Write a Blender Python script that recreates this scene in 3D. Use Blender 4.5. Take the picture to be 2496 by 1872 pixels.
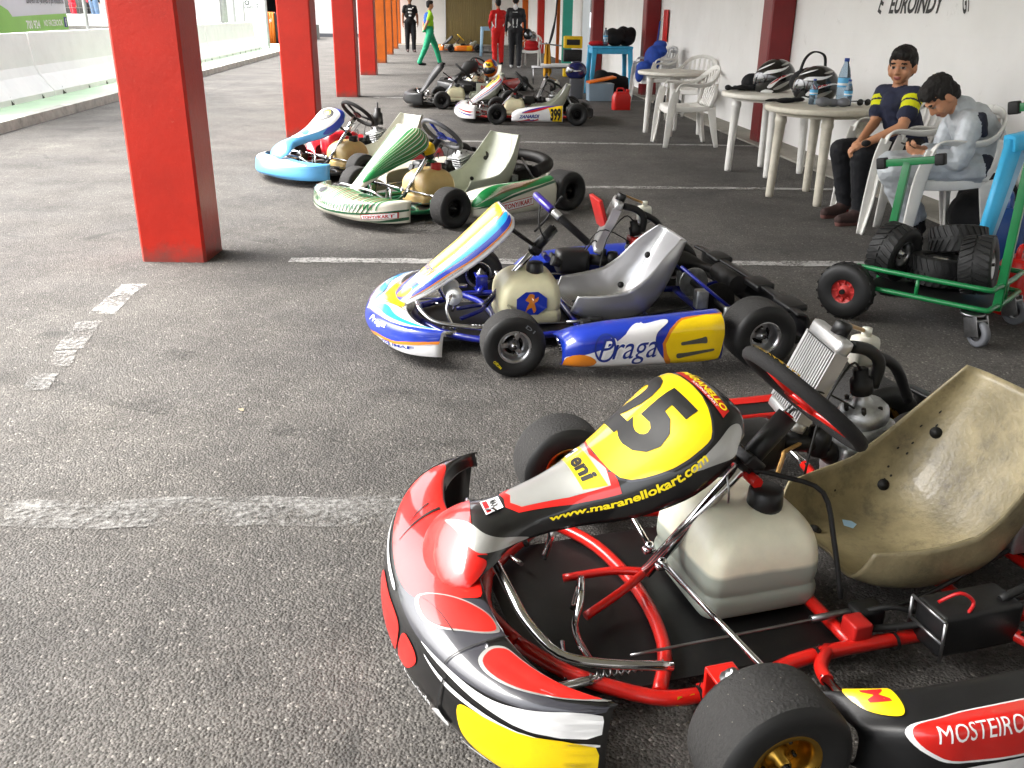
import bpy, bmesh, math, random
import numpy as np
from mathutils import Vector, Matrix, Quaternion
R = math.radians
random.seed(7)
scene = bpy.context.scene
for o in list(bpy.data.objects): bpy.data.objects.remove(o)
COL = scene.collection

# ------------------------------------------------------------------ camera
cam_d = bpy.data.cameras.new('camera'); cam = bpy.data.objects.new('camera', cam_d); COL.objects.link(cam)
scene.camera = cam
F_PX, PITCH, ROLL = 2200.0, math.atan((936 - 39) / 2200.0), 0.013
cam_d.sensor_width = 36.0; cam_d.lens = 36.0 * F_PX / 2496.0
cam_d.clip_start = 0.05; cam_d.clip_end = 500
_fw = Vector((0, math.cos(PITCH), -math.sin(PITCH))); _up = Vector((0, math.sin(PITCH), math.cos(PITCH))); _r = Vector((1, 0, 0))
_r2 = _r * math.cos(ROLL) + _up * math.sin(ROLL); _u2 = _up * math.cos(ROLL) - _r * math.sin(ROLL)
cam.matrix_world = Matrix(((_r2.x, _u2.x, -_fw.x, 0), (_r2.y, _u2.y, -_fw.y, 0), (_r2.z, _u2.z, -_fw.z, 1.3), (0, 0, 0, 1)))

# ------------------------------------------------------------------ sky, sun, exposure
SUN_EL, SUN_AZ = R(52), R(275)          # bright cloud low on the open left side
world = bpy.data.worlds.new('World'); scene.world = world; world.use_nodes = True
wn = world.node_tree; wn.nodes.clear()
sky = wn.nodes.new('ShaderNodeTexSky'); sky.sky_type = 'NISHITA'; sky.sun_disc = False
sky.sun_elevation = SUN_EL; sky.sun_rotation = SUN_AZ; sky.air_density = 1.0; sky.dust_density = 6.0; sky.ozone_density = 1.0
hsv = wn.nodes.new('ShaderNodeHueSaturation'); hsv.inputs['Saturation'].default_value = 0.22; hsv.inputs['Value'].default_value = 1.0
bg = wn.nodes.new('ShaderNodeBackground'); bg.inputs['Strength'].default_value = 0.15
wo = wn.nodes.new('ShaderNodeOutputWorld')
wn.links.new(sky.outputs[0], hsv.inputs['Color']); wn.links.new(hsv.outputs[0], bg.inputs[0]); wn.links.new(bg.outputs[0], wo.inputs[0])
sun_d = bpy.data.lights.new('sun', 'SUN'); sun_d.energy = 1.35; sun_d.angle = R(50); sun_d.color = (1.0, 0.96, 0.9)
sun = bpy.data.objects.new('sun', sun_d); COL.objects.link(sun)
sd = Vector((math.cos(SUN_EL) * math.sin(SUN_AZ), math.cos(SUN_EL) * math.cos(SUN_AZ), math.sin(SUN_EL)))   # towards the sun
sun.rotation_euler = (-sd).to_track_quat('-Z', 'Y').to_euler(); sun.location = sd * 40
scene.view_settings.view_transform = 'Standard'; scene.view_settings.look = 'None'
scene.view_settings.exposure = 2.55; scene.view_settings.gamma = 1.0; scene.view_settings.use_curve_mapping = False
scene.render.engine = 'CYCLES'
scene.cycles.max_bounces = 8; scene.cycles.diffuse_bounces = 4; scene.cycles.glossy_bounces = 4; scene.cycles.transparent_max_bounces = 8
scene.cycles.caustics_reflective = False; scene.cycles.caustics_refractive = False; scene.cycles.sample_clamp_indirect = 6

# ------------------------------------------------------------------ materials
def lin(h):
    if isinstance(h, (tuple, list)): return tuple(h)
    h = h.lstrip('#'); c = [int(h[i:i + 2], 16) / 255 for i in (0, 2, 4)]
    return tuple((x / 12.92 if x <= 0.04045 else ((x + 0.055) / 1.055) ** 2.4) for x in c)
MATS = {}
def mat(name, col, rough=0.5, metal=0.0, coat=0.0, var=0.12, vscale=9.0, bump=0.0, bscale=60.0, trans=0.0, spec=0.5, sss=0.0, dirt=0.0, ior=1.45):
    if name in MATS: return MATS[name]
    m = bpy.data.materials.new(name); m.use_nodes = True; nt = m.node_tree
    b = nt.nodes['Principled BSDF']; c = lin(col)
    b.inputs['Roughness'].default_value = rough; b.inputs['Metallic'].default_value = metal
    b.inputs['Coat Weight'].default_value = coat; b.inputs['Coat Roughness'].default_value = 0.05
    b.inputs['Transmission Weight'].default_value = trans; b.inputs['Specular IOR Level'].default_value = spec
    b.inputs['IOR'].default_value = ior
    if sss: b.inputs['Subsurface Weight'].default_value = sss; b.inputs['Subsurface Radius'].default_value = (0.02, 0.01, 0.006)
    tc = nt.nodes.new('ShaderNodeTexCoord'); n = nt.nodes.new('ShaderNodeTexNoise')
    n.inputs['Scale'].default_value = vscale; n.inputs['Detail'].default_value = 5; n.inputs['Roughness'].default_value = 0.65
    nt.links.new(tc.outputs['Object'], n.inputs['Vector'])
    ramp = nt.nodes.new('ShaderNodeMapRange'); ramp.inputs[1].default_value = 0.3; ramp.inputs[2].default_value = 0.7
    ramp.inputs[3].default_value = 1 - var; ramp.inputs[4].default_value = 1 + var * 0.6
    nt.links.new(n.outputs['Fac'], ramp.inputs[0])
    mx = nt.nodes.new('ShaderNodeMix'); mx.data_type = 'RGBA'; mx.blend_type = 'MULTIPLY'; mx.inputs[0].default_value = 1
    mx.inputs[6].default_value = (*c, 1); nt.links.new(ramp.outputs[0], mx.inputs[7])
    out = mx.outputs[2]
    if dirt:
        n2 = nt.nodes.new('ShaderNodeTexNoise'); n2.inputs['Scale'].default_value = vscale * 2.3; n2.inputs['Detail'].default_value = 8; n2.inputs['Roughness'].default_value = 0.75
        nt.links.new(tc.outputs['Object'], n2.inputs['Vector'])
        r2 = nt.nodes.new('ShaderNodeMapRange'); r2.inputs[1].default_value = 0.52; r2.inputs[2].default_value = 0.72; r2.inputs[3].default_value = 0; r2.inputs[4].default_value = dirt
        nt.links.new(n2.outputs['Fac'], r2.inputs[0])
        m2 = nt.nodes.new('ShaderNodeMix'); m2.data_type = 'RGBA'; nt.links.new(r2.outputs[0], m2.inputs[0])
        nt.links.new(out, m2.inputs[6]); m2.inputs[7].default_value = (0.06, 0.05, 0.04, 1); out = m2.outputs[2]
    nt.links.new(out, b.inputs['Base Color'])
    rr = nt.nodes.new('ShaderNodeMapRange'); rr.inputs[3].default_value = max(0.02, rough * 0.8); rr.inputs[4].default_value = min(1, rough * 1.25)
    nt.links.new(n.outputs['Fac'], rr.inputs[0]); nt.links.new(rr.outputs[0], b.inputs['Roughness'])
    if bump:
        bn = nt.nodes.new('ShaderNodeTexNoise'); bn.inputs['Scale'].default_value = bscale; bn.inputs['Detail'].default_value = 4
        nt.links.new(tc.outputs['Object'], bn.inputs['Vector'])
        bp = nt.nodes.new('ShaderNodeBump'); bp.inputs['Strength'].default_value = bump; bp.inputs['Distance'].default_value = 0.01
        nt.links.new(bn.outputs['Fac'], bp.inputs['Height']); nt.links.new(bp.outputs[0], b.inputs['Normal'])
    m.diffuse_color = (*c, 1)
    MATS[name] = m; return m
M = lambda n: MATS[n]
def paint(name, col, **k):           # glossy kart bodywork and stickers
    a = dict(rough=0.32, coat=0.9, var=0.06, vscale=6, bump=0.0); a.update(k); return mat(name, col, **a)
paint('gloss_black', '#0b0b0c'); paint('dark_grey', '#2f2f36'); paint('kart_red', '#c4160f', var=0.10, dirt=0.10, vscale=11); paint('kart_white', '#dedede', dirt=0.12); paint('kart_yellow', '#efcb05', dirt=0.06, vscale=14)
paint('silver_vinyl', '#a9a9a6', metal=0.6, rough=0.35); paint('kart_blue', '#1231a0', dirt=0.08); paint('sky_blue', '#16a0e0'); paint('kart_orange', '#d07a16')
paint('pale_blue', '#5aa0d2', dirt=0.12, coat=0.2); paint('kart_green', '#0d7a3c'); paint('kart_cream', '#d9d6c4', dirt=0.1); paint('kart_purple', '#33258c'); paint('brick_red', '#9a2a1a')
paint('dark_green', '#0a4a2c'); paint('crimson', '#b01020')
mat('gold_text', '#d8b025', rough=0.4); mat('yellow_text', '#e9d21a', rough=0.4); mat('navy_text', '#1b2f7d', rough=0.4); mat('white_text', '#e8e8e8', rough=0.4)
mat('black_text', '#101010', rough=0.45); mat('red_text', '#b3161a', rough=0.4); mat('grey_text', '#6b6d72', rough=0.5)
mat('frame_red', '#c81a12', rough=0.32, coat=0.4, dirt=0.18, vscale=14); mat('frame_blue', '#14208a', rough=0.3, coat=0.5); mat('frame_green', '#0d5a37', rough=0.35, coat=0.3, dirt=0.15)
mat('frame_black', '#1b1b1c', rough=0.4); mat('frame_orange', '#b3541d', rough=0.4)
mat('chrome', '#d6d6d8', rough=0.12, metal=1.0, var=0.1); mat('steel', '#8d8d8e', rough=0.35, metal=1.0, var=0.25, vscale=30); mat('cast_alu', '#b9bbbc', rough=0.45, metal=0.85, var=0.35, vscale=25, bump=0.15, bscale=120)
mat('dark_steel', '#3a3836', rough=0.45, metal=0.9, var=0.3, vscale=25); mat('gold_rim', '#b08a3c', rough=0.28, metal=1.0, var=0.2, dirt=0.3, vscale=18); mat('silver_rim', '#b9babc', rough=0.28, metal=1.0, var=0.15, dirt=0.12, vscale=18)
mat('black_rim', '#151515', rough=0.4, metal=0.3)
mat('tyre', '#262524', rough=0.85, var=0.35, vscale=10, bump=0.45, bscale=130); mat('rain_tyre', '#191919', rough=0.6, var=0.2, vscale=12); mat('wall_rubber', '#161616', rough=0.55, var=0.2)
mat('rubber', '#131313', rough=0.6, var=0.2); mat('black_plastic', '#161617', rough=0.42, var=0.25, bump=0.05, bscale=200); mat('suede', '#1c1b1b', rough=0.95, var=0.25, vscale=30, bump=0.2, bscale=300)
mat('grey_plastic', '#55565a', rough=0.45); mat('tray_black', '#101011', rough=0.45, var=0.4, vscale=8, dirt=0.2)
mat('tank_fuel', '#8d907c', rough=0.35, var=0.1, sss=0.1); mat('tank_tan', '#cbae73', rough=0.38, var=0.12, sss=0.15); mat('tank_cream', '#d8d2ae', rough=0.4, sss=0.1)
mat('seat_tan', '#8b8062', rough=0.40, var=0.55, vscale=5, bump=0.18, bscale=90, dirt=0.8, coat=0.15); mat('seat_grey', '#a8ac9c', rough=0.4, var=0.12, dirt=0.1); mat('seat_pale', '#bdbdae', rough=0.4, var=0.15, dirt=0.12)
mat('radiator_fin', '#c3c3c2', rough=0.35, metal=0.8, var=0.15); mat('wire_red', '#b5161a', rough=0.4); mat('engine_red', '#b01c18', rough=0.4); mat('exhaust_black', '#1c1a19', rough=0.55, var=0.4, vscale=12)
mat('hose_tan', '#b28a4e', rough=0.4, var=0.2); mat('bottle_white', '#d9d8cc', rough=0.35, sss=0.1)
mat('white_plastic', '#e0ded8', rough=0.42, var=0.08, dirt=0.12, vscale=5); mat('table_top', '#d9d5ca', rough=0.5, var=0.1, dirt=0.12, vscale=6); mat('dirty_plastic', '#c9c3b3', rough=0.5, var=0.15, dirt=0.25, vscale=5)
mat('blue_plastic', '#3fa9d6', rough=0.42, var=0.1, dirt=0.08); mat('pale_blue_plastic', '#9fc3dc', rough=0.4, var=0.08); mat('trolley_green', '#12703c', rough=0.35, coat=0.2, dirt=0.15, vscale=12); mat('hub_red', '#b4302c', rough=0.45, dirt=0.15)
mat('jerry_red', '#c3170f', rough=0.38, var=0.12); mat('lid_orange', '#e8741a', rough=0.4); mat('jacket_blue', '#1d3f95', rough=0.85, var=0.25, vscale=10, bump=0.4, bscale=25); mat('black_cloth', '#121214', rough=0.9, var=0.3, bump=0.3, bscale=60)
mat('yellow_cloth', '#c58f1e', rough=0.9, var=0.2, bump=0.4, bscale=40); mat('red_cloth', '#b81418', rough=0.8, var=0.15)
mat('skin', '#b98463', rough=0.5, var=0.06, sss=0.08); mat('skin_dark', '#8c5f45', rough=0.5, var=0.06); mat('hair', '#140f0c', rough=0.7, var=0.3, vscale=60, bump=0.5, bscale=220); mat('lips', '#94504a', rough=0.45); mat('eye_white', '#9a8f88', rough=0.3); mat('eye_dark', '#1d1410', rough=0.3)
mat('navy_shirt', '#22263c', rough=0.9, var=0.3, vscale=25, bump=0.15, bscale=50); mat('shirt_yellow', '#d6d60f', rough=0.85); mat('black_trousers', '#141519', rough=0.9, var=0.2, vscale=12, bump=0.4, bscale=18); mat('shoe_brown', '#3b2a27', rough=0.8, var=0.25); mat('sole', '#6b4640', rough=0.7)
mat('silver_suit', '#b4b9bd', rough=0.5, var=0.15, vscale=18, bump=0.6, bscale=16, metal=0.15); mat('suit_navy', '#15192a', rough=0.7); mat('green_suit', '#16976b', rough=0.7, var=0.15, bump=0.4, bscale=18); mat('lime', '#9bd32a', rough=0.8); mat('vest_blue', '#1f55a8', rough=0.8)
mat('red_suit', '#d3140e', rough=0.65, var=0.12, bump=0.4, bscale=18); mat('jeans', '#6d88a8', rough=0.9, var=0.2); mat('red_shirt', '#c42a3a', rough=0.85); mat('black_suit', '#121216', rough=0.7, bump=0.3, bscale=20); mat('suit_white', '#d5d5d5', rough=0.7)
mat('helmet_black', '#0c0c0e', rough=0.18, coat=0.8, var=0.05); mat('helmet_blue', '#141a55', rough=0.15, coat=0.8); mat('helmet_orange', '#e06a12', rough=0.2, coat=0.6); mat('visor_smoke', '#17181a', rough=0.08, coat=1.0)
mat('water_bottle', '#b9d2e6', rough=0.1, trans=0.85, ior=1.2, var=0.02); mat('cap_blue', '#2a4a9c', rough=0.4); mat('label_blue', '#5fb0de', rough=0.45); mat('clear_visor', '#c9cfd2', rough=0.05, trans=0.9, ior=1.1, var=0.0)
mat('box_clear', '#9fb4c4', rough=0.3, trans=0.25, var=0.06); mat('jerry_blue', '#1c3f77', rough=0.35); mat('phone_black', '#0b0b0d', rough=0.2)
mat('car_white', '#cfd3d6', rough=0.2, coat=1.0, var=0.02); mat('glass_dark', '#10151a', rough=0.06, coat=1.0, var=0.0); mat('pillar_green', '#2a8a74', rough=0.5, var=0.12, dirt=0.1, vscale=3)
mat('machine_yellow', '#e2b90f', rough=0.45); mat('orange_block', '#e0741a', rough=0.4, var=0.1); mat('banner_white', '#cfcfd6', rough=0.55, var=0.03); mat('banner_green', '#8cc063', rough=0.5, var=0.1, vscale=2); mat('post_grey', '#8f918e', rough=0.6, dirt=0.1)
mat('sign_white', '#e2e4e4', rough=0.4, var=0.03); mat('leaf', '#6a8a3a', rough=0.6, var=0.3); mat('dry_leaf', '#a3967a', rough=0.7); mat('bark', '#4a3c2e', rough=0.9)

def fuel_tank_mat(name, dry, wet, level):      # translucent can, fuel standing inside up to the level
    mat(name, dry, rough=0.33, sss=0.15); m = MATS[name]; nt = m.node_tree; b = nt.nodes['Principled BSDF']; tc = nt.nodes.new('ShaderNodeTexCoord'); sx = nt.nodes.new('ShaderNodeSeparateXYZ'); nt.links.new(tc.outputs['Object'], sx.inputs[0])
    n = nt.nodes.new('ShaderNodeTexNoise'); n.inputs['Scale'].default_value = 9; nt.links.new(tc.outputs['Object'], n.inputs['Vector'])
    a = nt.nodes.new('ShaderNodeMath'); a.operation = 'MULTIPLY_ADD'; nt.links.new(n.outputs['Fac'], a.inputs[0]); a.inputs[1].default_value = 0.02; nt.links.new(sx.outputs[2], a.inputs[2])
    r = nt.nodes.new('ShaderNodeMapRange'); r.inputs[1].default_value = level; r.inputs[2].default_value = level + 0.012; r.inputs[3].default_value = 1; r.inputs[4].default_value = 0; nt.links.new(a.outputs[0], r.inputs[0])
    mx = nt.nodes.new('ShaderNodeMix'); mx.data_type = 'RGBA'; nt.links.new(r.outputs[0], mx.inputs[0]); old = b.inputs['Base Color'].links[0].from_socket; nt.links.new(old, mx.inputs[6]); mx.inputs[7].default_value = (*lin(wet), 1); nt.links.new(mx.outputs[2], b.inputs['Base Color'])
def specks(name, col, scale, thr):        # grit stuck in rubber
    m = MATS[name]; nt = m.node_tree; b = nt.nodes['Principled BSDF']; tc = nt.nodes.new('ShaderNodeTexCoord'); v = nt.nodes.new('ShaderNodeTexVoronoi'); v.inputs['Scale'].default_value = scale; nt.links.new(tc.outputs['Object'], v.inputs['Vector'])
    r = nt.nodes.new('ShaderNodeMapRange'); r.inputs[1].default_value = thr; r.inputs[2].default_value = thr * 0.6; r.inputs[3].default_value = 0; r.inputs[4].default_value = 0.7; nt.links.new(v.outputs['Distance'], r.inputs[0])
    mx = nt.nodes.new('ShaderNodeMix'); mx.data_type = 'RGBA'; nt.links.new(r.outputs[0], mx.inputs[0]); nt.links.new(b.inputs['Base Color'].links[0].from_socket, mx.inputs[6]); mx.inputs[7].default_value = (*lin(col), 1); nt.links.new(mx.outputs[2], b.inputs['Base Color'])
specks('tyre', '#8a847a', 70, 0.09)
fuel_tank_mat('tank_plastic', '#dedac4', '#949a90', 0.185)
# ------------------------------------------------------------------ mesh helpers
def link(o, parent=None):
    COL.objects.link(o)
    if parent is not None: o.parent = parent
    return o
def tag(o, label=None, cat=None, group=None, kind=None):
    if label: o['label'] = label
    if cat: o['category'] = cat
    if group: o['group'] = group
    if kind: o['kind'] = kind
    return o
def empty(name, loc=(0, 0, 0), rz=0.0, label=None, cat=None, group=None, scale=1.0):
    e = bpy.data.objects.new(name, None); e.empty_display_size = 0.1; COL.objects.link(e)
    e.location = loc; e.rotation_euler = (0, 0, rz); e.scale = (scale,) * 3
    return tag(e, label, cat, group)
def crom(pts, n=6, closed=False):
    P = [Vector(p) for p in pts]; N = len(P)
    if N < 3: return P
    out = []
    for i in range(N if closed else N - 1):
        if closed: p0, p1, p2, p3 = P[(i - 1) % N], P[i], P[(i + 1) % N], P[(i + 2) % N]
        else: p0, p1, p2, p3 = P[max(i - 1, 0)], P[i], P[i + 1], P[min(i + 2, N - 1)]
        for k in range(n):
            t = k / n
            out.append(0.5 * ((2 * p1) + (p2 - p0) * t + (2 * p0 - 5 * p1 + 4 * p2 - p3) * t * t + (3 * p1 - p0 - 3 * p2 + p3) * t ** 3))
    if not closed: out.append(P[-1])
    return out
class MB:
    def __init__(s): s.v = []; s.f = []; s.mi = []; s.sm = []
    def add(s, v, f, mi=0, smooth=True):
        b = len(s.v); s.v += [tuple(p) for p in v]; s.f += [tuple(b + i for i in q) for q in f]; s.mi += [mi] * len(f); s.sm += [smooth] * len(f); return s
    def tube(s, pts, r, n=8, smooth=4, mi=0, closed=False, cap=True):
        P = crom(pts, smooth, closed) if smooth and len(pts) > 2 else [Vector(p) for p in pts]
        N = len(P); rr = r if callable(r) else (lambda t: r)
        V = []; up = None
        for i, p in enumerate(P):
            t = (P[(i + 1) % N] - P[(i - 1) % N]) if closed else (P[min(i + 1, N - 1)] - P[max(i - 1, 0)])
            if t.length < 1e-9: t = Vector((0, 0, 1))
            t.normalize()
            if up is None: up = Vector((0, 0, 1)) if abs(t.z) < 0.9 else Vector((1, 0, 0))
            a = up - t * up.dot(t)
            if a.length < 1e-6: a = t.orthogonal()
            a.normalize(); up = a; b = t.cross(a); q = rr(i / max(1, N - 1))
            V += [p + (a * math.cos(2 * math.pi * k / n) + b * math.sin(2 * math.pi * k / n)) * q for k in range(n)]
        Fc = []
        for i in range(N if closed else N - 1):
            j = (i + 1) % N
            Fc += [(i * n + k, i * n + (k + 1) % n, j * n + (k + 1) % n, j * n + k) for k in range(n)]
        s.add(V, Fc, mi, True)
        if cap and not closed:
            b = len(s.v) - len(V); s.f += [tuple(b + k for k in reversed(range(n))), tuple(b + (N - 1) * n + k for k in range(n))]; s.mi += [mi] * 2; s.sm += [False] * 2
        return s
    def lathe(s, prof, c=(0, 0, 0), ax=(0, 0, 1), n=24, mi=0, smooth=True, cap=True, sweep=1.0):
        q = Vector((0, 0, 1)).rotation_difference(Vector(ax).normalized()); c = Vector(c); V = []
        for r, h in prof:
            for k in range(n):
                a = 2 * math.pi * k / n; V.append(c + q @ Vector((r * math.cos(a), r * math.sin(a), h)))
        m = len(prof); Fc = [(i * n + k, i * n + (k + 1) % n, (i + 1) * n + (k + 1) % n, (i + 1) * n + k) for i in range(m - 1) for k in range(n)]
        s.add(V, Fc, mi, smooth)
        if cap:
            b = len(s.v) - len(V)
            if prof[0][0] > 1e-5: s.f.append(tuple(b + k for k in reversed(range(n)))); s.mi.append(mi); s.sm.append(False)
            if prof[-1][0] > 1e-5: s.f.append(tuple(b + (m - 1) * n + k for k in range(n))); s.mi.append(mi); s.sm.append(False)
        return s
    def box(s, c, d, rot=None, bev=0.0, mi=0, seg=2, taper=None):
        bm = bmesh.new(); bmesh.ops.create_cube(bm, size=1)
        for v in bm.verts:
            v.co = Vector((v.co.x * d[0], v.co.y * d[1], v.co.z * d[2]))
            if taper and v.co.z > 0: v.co.x *= taper; v.co.y *= taper
        if bev: bmesh.ops.bevel(bm, geom=bm.edges[:], offset=bev, segments=seg, profile=0.6, affect='EDGES', clamp_overlap=True)
        T = Matrix.Translation(Vector(c)) @ (rot.to_4x4() if rot else Matrix.Identity(4))
        bm.verts.index_update()
        s.add([T @ v.co for v in bm.verts], [[v.index for v in f.verts] for f in bm.faces], mi, bool(bev)); bm.free(); return s
    def ell(s, c, r, rot=None, mi=0, n=16, m=10):
        V = []; c = Vector(c)
        for i in range(m + 1):
            th = math.pi * i / m
            for k in range(n):
                a = 2 * math.pi * k / n; p = Vector((r[0] * math.sin(th) * math.cos(a), r[1] * math.sin(th) * math.sin(a), r[2] * math.cos(th)))
                V.append(c + (rot @ p if rot else p))
        return s.add(V, [(i * n + k, (i + 1) * n + k, (i + 1) * n + (k + 1) % n, i * n + (k + 1) % n) for i in range(m) for k in range(n)], mi)
    def loft(s, rings, mi=0, closed=True, cap=True, smooth=True):
        n = len(rings[0]); V = [p for r in rings for p in r]; m = len(rings)
        Fc = [(i * n + k, i * n + (k + 1) % n, (i + 1) * n + (k + 1) % n, (i + 1) * n + k) for i in range(m - 1) for k in range(n if closed else n - 1)]
        s.add(V, Fc, mi, smooth)
        if cap and closed:
            b = len(s.v) - len(V); s.f += [tuple(b + k for k in reversed(range(n))), tuple(b + (m - 1) * n + k for k in range(n))]; s.mi += [mi] * 2; s.sm += [False] * 2
        return s
    def mesh(s, name, mats):
        me = bpy.data.meshes.new(name); me.from_pydata(s.v, [], s.f)
        for m_ in (mats if isinstance(mats, (list, tuple)) else [mats]): me.materials.append(M(m_) if isinstance(m_, str) else m_)
        me.polygons.foreach_set('material_index', s.mi); me.polygons.foreach_set('use_smooth', s.sm); me.validate(); me.update(); return me
    def build(s, name, mats, parent=None, **t):
        o = link(bpy.data.objects.new(name, s.mesh(name, mats)), parent)
        bm = bmesh.new(); bm.from_mesh(o.data); bmesh.ops.recalc_face_normals(bm, faces=bm.faces[:]); bm.to_mesh(o.data); bm.free()
        return tag(o, **t) if t else o
def inst(o, parent=None, **t):
    c = o.copy(); COL.objects.link(c); c.parent = parent
    for k in list(c.keys()):
        if k in ('label', 'category', 'group', 'kind'): del c[k]
    if t: tag(c, **t)
    return c
def copy_tree(o, parent=None):
    c = o.copy(); COL.objects.link(c); c.parent = parent
    for ch in list(o.children): copy_tree(ch, c)
    return c
def rot_z(a): return Matrix.Rotation(a, 3, 'Z')
def rot_y(a): return Matrix.Rotation(a, 3, 'Y')
def rot_x(a): return Matrix.Rotation(a, 3, 'X')

# ------------------------------------------------------------------ curved panels and stickers on them
class Surf:
    """smooth sheet through a grid of points; ev(v,u): v across 0..1, u along 0..1"""
    def __init__(s, rows): s.P = [[Vector(p) for p in r] for r in rows]; s.nu = len(rows); s.nv = len(rows[0])
    @staticmethod
    def w(t): return (0.5 * (-t + 2 * t * t - t ** 3), 0.5 * (2 - 5 * t * t + 3 * t ** 3), 0.5 * (t + 4 * t * t - 3 * t ** 3), 0.5 * (-t * t + t ** 3))
    def ev(s, v, u):
        fu = min(max(u, 0), 1) * (s.nu - 1); fv = min(max(v, 0), 1) * (s.nv - 1)
        i = min(int(fu), s.nu - 2); j = min(int(fv), s.nv - 2); wu = s.w(fu - i); wv = s.w(fv - j)
        o = Vector((0, 0, 0))
        for a in range(4):
            row = s.P[min(max(i - 1 + a, 0), s.nu - 1)]; q = Vector((0, 0, 0))
            for b in range(4): q += row[min(max(j - 1 + b, 0), s.nv - 1)] * wv[b]
            o += q * wu[a]
        return o
    def nrm(s, v, u):
        e = 0.01; n = (s.ev(v + e, u) - s.ev(v - e, u)).cross(s.ev(v, u + e) - s.ev(v, u - e))
        return n.normalized() if n.length > 1e-12 else Vector((0, 0, 1))
    flip = 1
    def pt(s, v, u, off): return s.ev(v, u) + s.nrm(v, u) * (off * s.flip)
    def obj(s, name, m, parent, nv=28, nu=28, thick=0.004, **t):
        mb = MB(); V = [s.ev(j / nv, i / nu) for i in range(nu + 1) for j in range(nv + 1)]; k = nv + 1
        mb.add(V, [(i * k + j, i * k + j + 1, (i + 1) * k + j + 1, (i + 1) * k + j) if s.flip > 0 else (i * k + j, (i + 1) * k + j, (i + 1) * k + j + 1, i * k + j + 1) for i in range(nu) for j in range(nv)])
        o = link(bpy.data.objects.new(name, mb.mesh(name, m)), parent)
        if thick: md = o.modifiers.new('thickness', 'SOLIDIFY'); md.thickness = thick; md.offset = -1
        return tag(o, **t) if t else o
class Flat(Surf):
    def __init__(s, o, x, y, flip=1): s.o = Vector(o); s.x = Vector(x); s.y = Vector(y); s.n = s.x.cross(s.y).normalized(); s.flip = flip
    def ev(s, v, u): return s.o + s.x * v + s.y * u
    def nrm(s, v, u): return s.n
def _cut(bm, lo, hi, nv, nu):
    for ax, n in ((0, nv), (1, nu)):
        for k in range(1, n):
            c = k / n
            if lo[ax] < c < hi[ax]:
                p = [0, 0, 0]; p[ax] = c; q = [0, 0, 0]; q[ax] = 1
                bmesh.ops.bisect_plane(bm, geom=bm.verts[:] + bm.edges[:] + bm.faces[:], plane_co=p, plane_no=q, dist=1e-6)
def _stick(surf, bm, off, name, m, parent, nv, nu):
    xs = [v.co.x for v in bm.verts]; ys = [v.co.y for v in bm.verts]
    if not xs: bm.free(); return None
    if nv > 1 or nu > 1: _cut(bm, (min(xs), min(ys)), (max(xs), max(ys)), nv, nu)
    bmesh.ops.triangulate(bm, faces=bm.faces[:])
    if not isinstance(surf, Flat): off = off + 0.0008
    for v in bm.verts: v.co = surf.pt(v.co.x, v.co.y, off)
    me = bpy.data.meshes.new(name); bm.to_mesh(me); bm.free(); me.materials.append(M(m))
    for p in me.polygons: p.use_smooth = True
    return link(bpy.data.objects.new(name, me), parent)
def decal(surf, poly, m, parent, off=0.0012, smooth=5, name='sticker', nv=44, nu=44):
    P = [(p[0], p[1], 0) for p in poly]
    if smooth: P = [tuple(p) for p in crom(P, smooth, True)]
    P = [(min(max(p[0], 0.004), 0.996), min(max(p[1], 0.004), 0.996), 0) if not isinstance(surf, Flat) else p for p in P]
    bm = bmesh.new(); vs = [bm.verts.new(p) for p in P]
    try: bm.faces.new(vs)
    except Exception: bm.free(); return None
    bmesh.ops.triangulate(bm, faces=bm.faces[:])
    return _stick(surf, bm, off, name, m, parent, nv, nu)
_tx = {}
def text2d(s, bold=0.0, shear=0.0, space=1.0):
    k = (s, bold, shear, space)
    if k not in _tx:
        c = bpy.data.curves.new('lettering', 'FONT'); c.body = s; c.size = 1; c.offset = bold; c.shear = shear; c.space_character = space; c.resolution_u = 3; c.align_x = 'CENTER'; c.align_y = 'CENTER'
        o = bpy.data.objects.new('lettering', c); COL.objects.link(o); bpy.context.view_layer.update()
        me = bpy.data.meshes.new_from_object(o.evaluated_get(bpy.context.evaluated_depsgraph_get())); bpy.data.objects.remove(o)
        xs = [v.co.x for v in me.vertices]; ys = [v.co.y for v in me.vertices]
        _tx[k] = (me, min(xs), max(xs), min(ys), max(ys))
    return _tx[k]
def text(surf, s, c, right, up, m, parent, off=0.002, bold=0.02, shear=0.0, name='lettering', nv=44, nu=44, space=1.0):
    """fit the writing into the box centre c, half-vectors right / up, all in (v,u)"""
    me, x0, x1, y0, y1 = text2d(s, bold, shear, space)
    bm = bmesh.new(); bm.from_mesh(me)
    for v in bm.verts:
        a = (v.co.x - (x0 + x1) / 2) / ((x1 - x0) / 2); b = (v.co.y - (y0 + y1) / 2) / ((y1 - y0) / 2)
        v.co = Vector((c[0] + right[0] * a + up[0] * b, c[1] + right[1] * a + up[1] * b, 0))
    return _stick(surf, bm, off, name, m, parent, nv, nu)
def ringpoly(c, rx, ry, n=24, rot=0): return [(c[0] + rx * math.cos(a) * math.cos(rot) - ry * math.sin(a) * math.sin(rot), c[1] + rx * math.cos(a) * math.sin(rot) + ry * math.sin(a) * math.cos(rot)) for a in [2 * math.pi * k / n for k in range(n)]]
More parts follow.
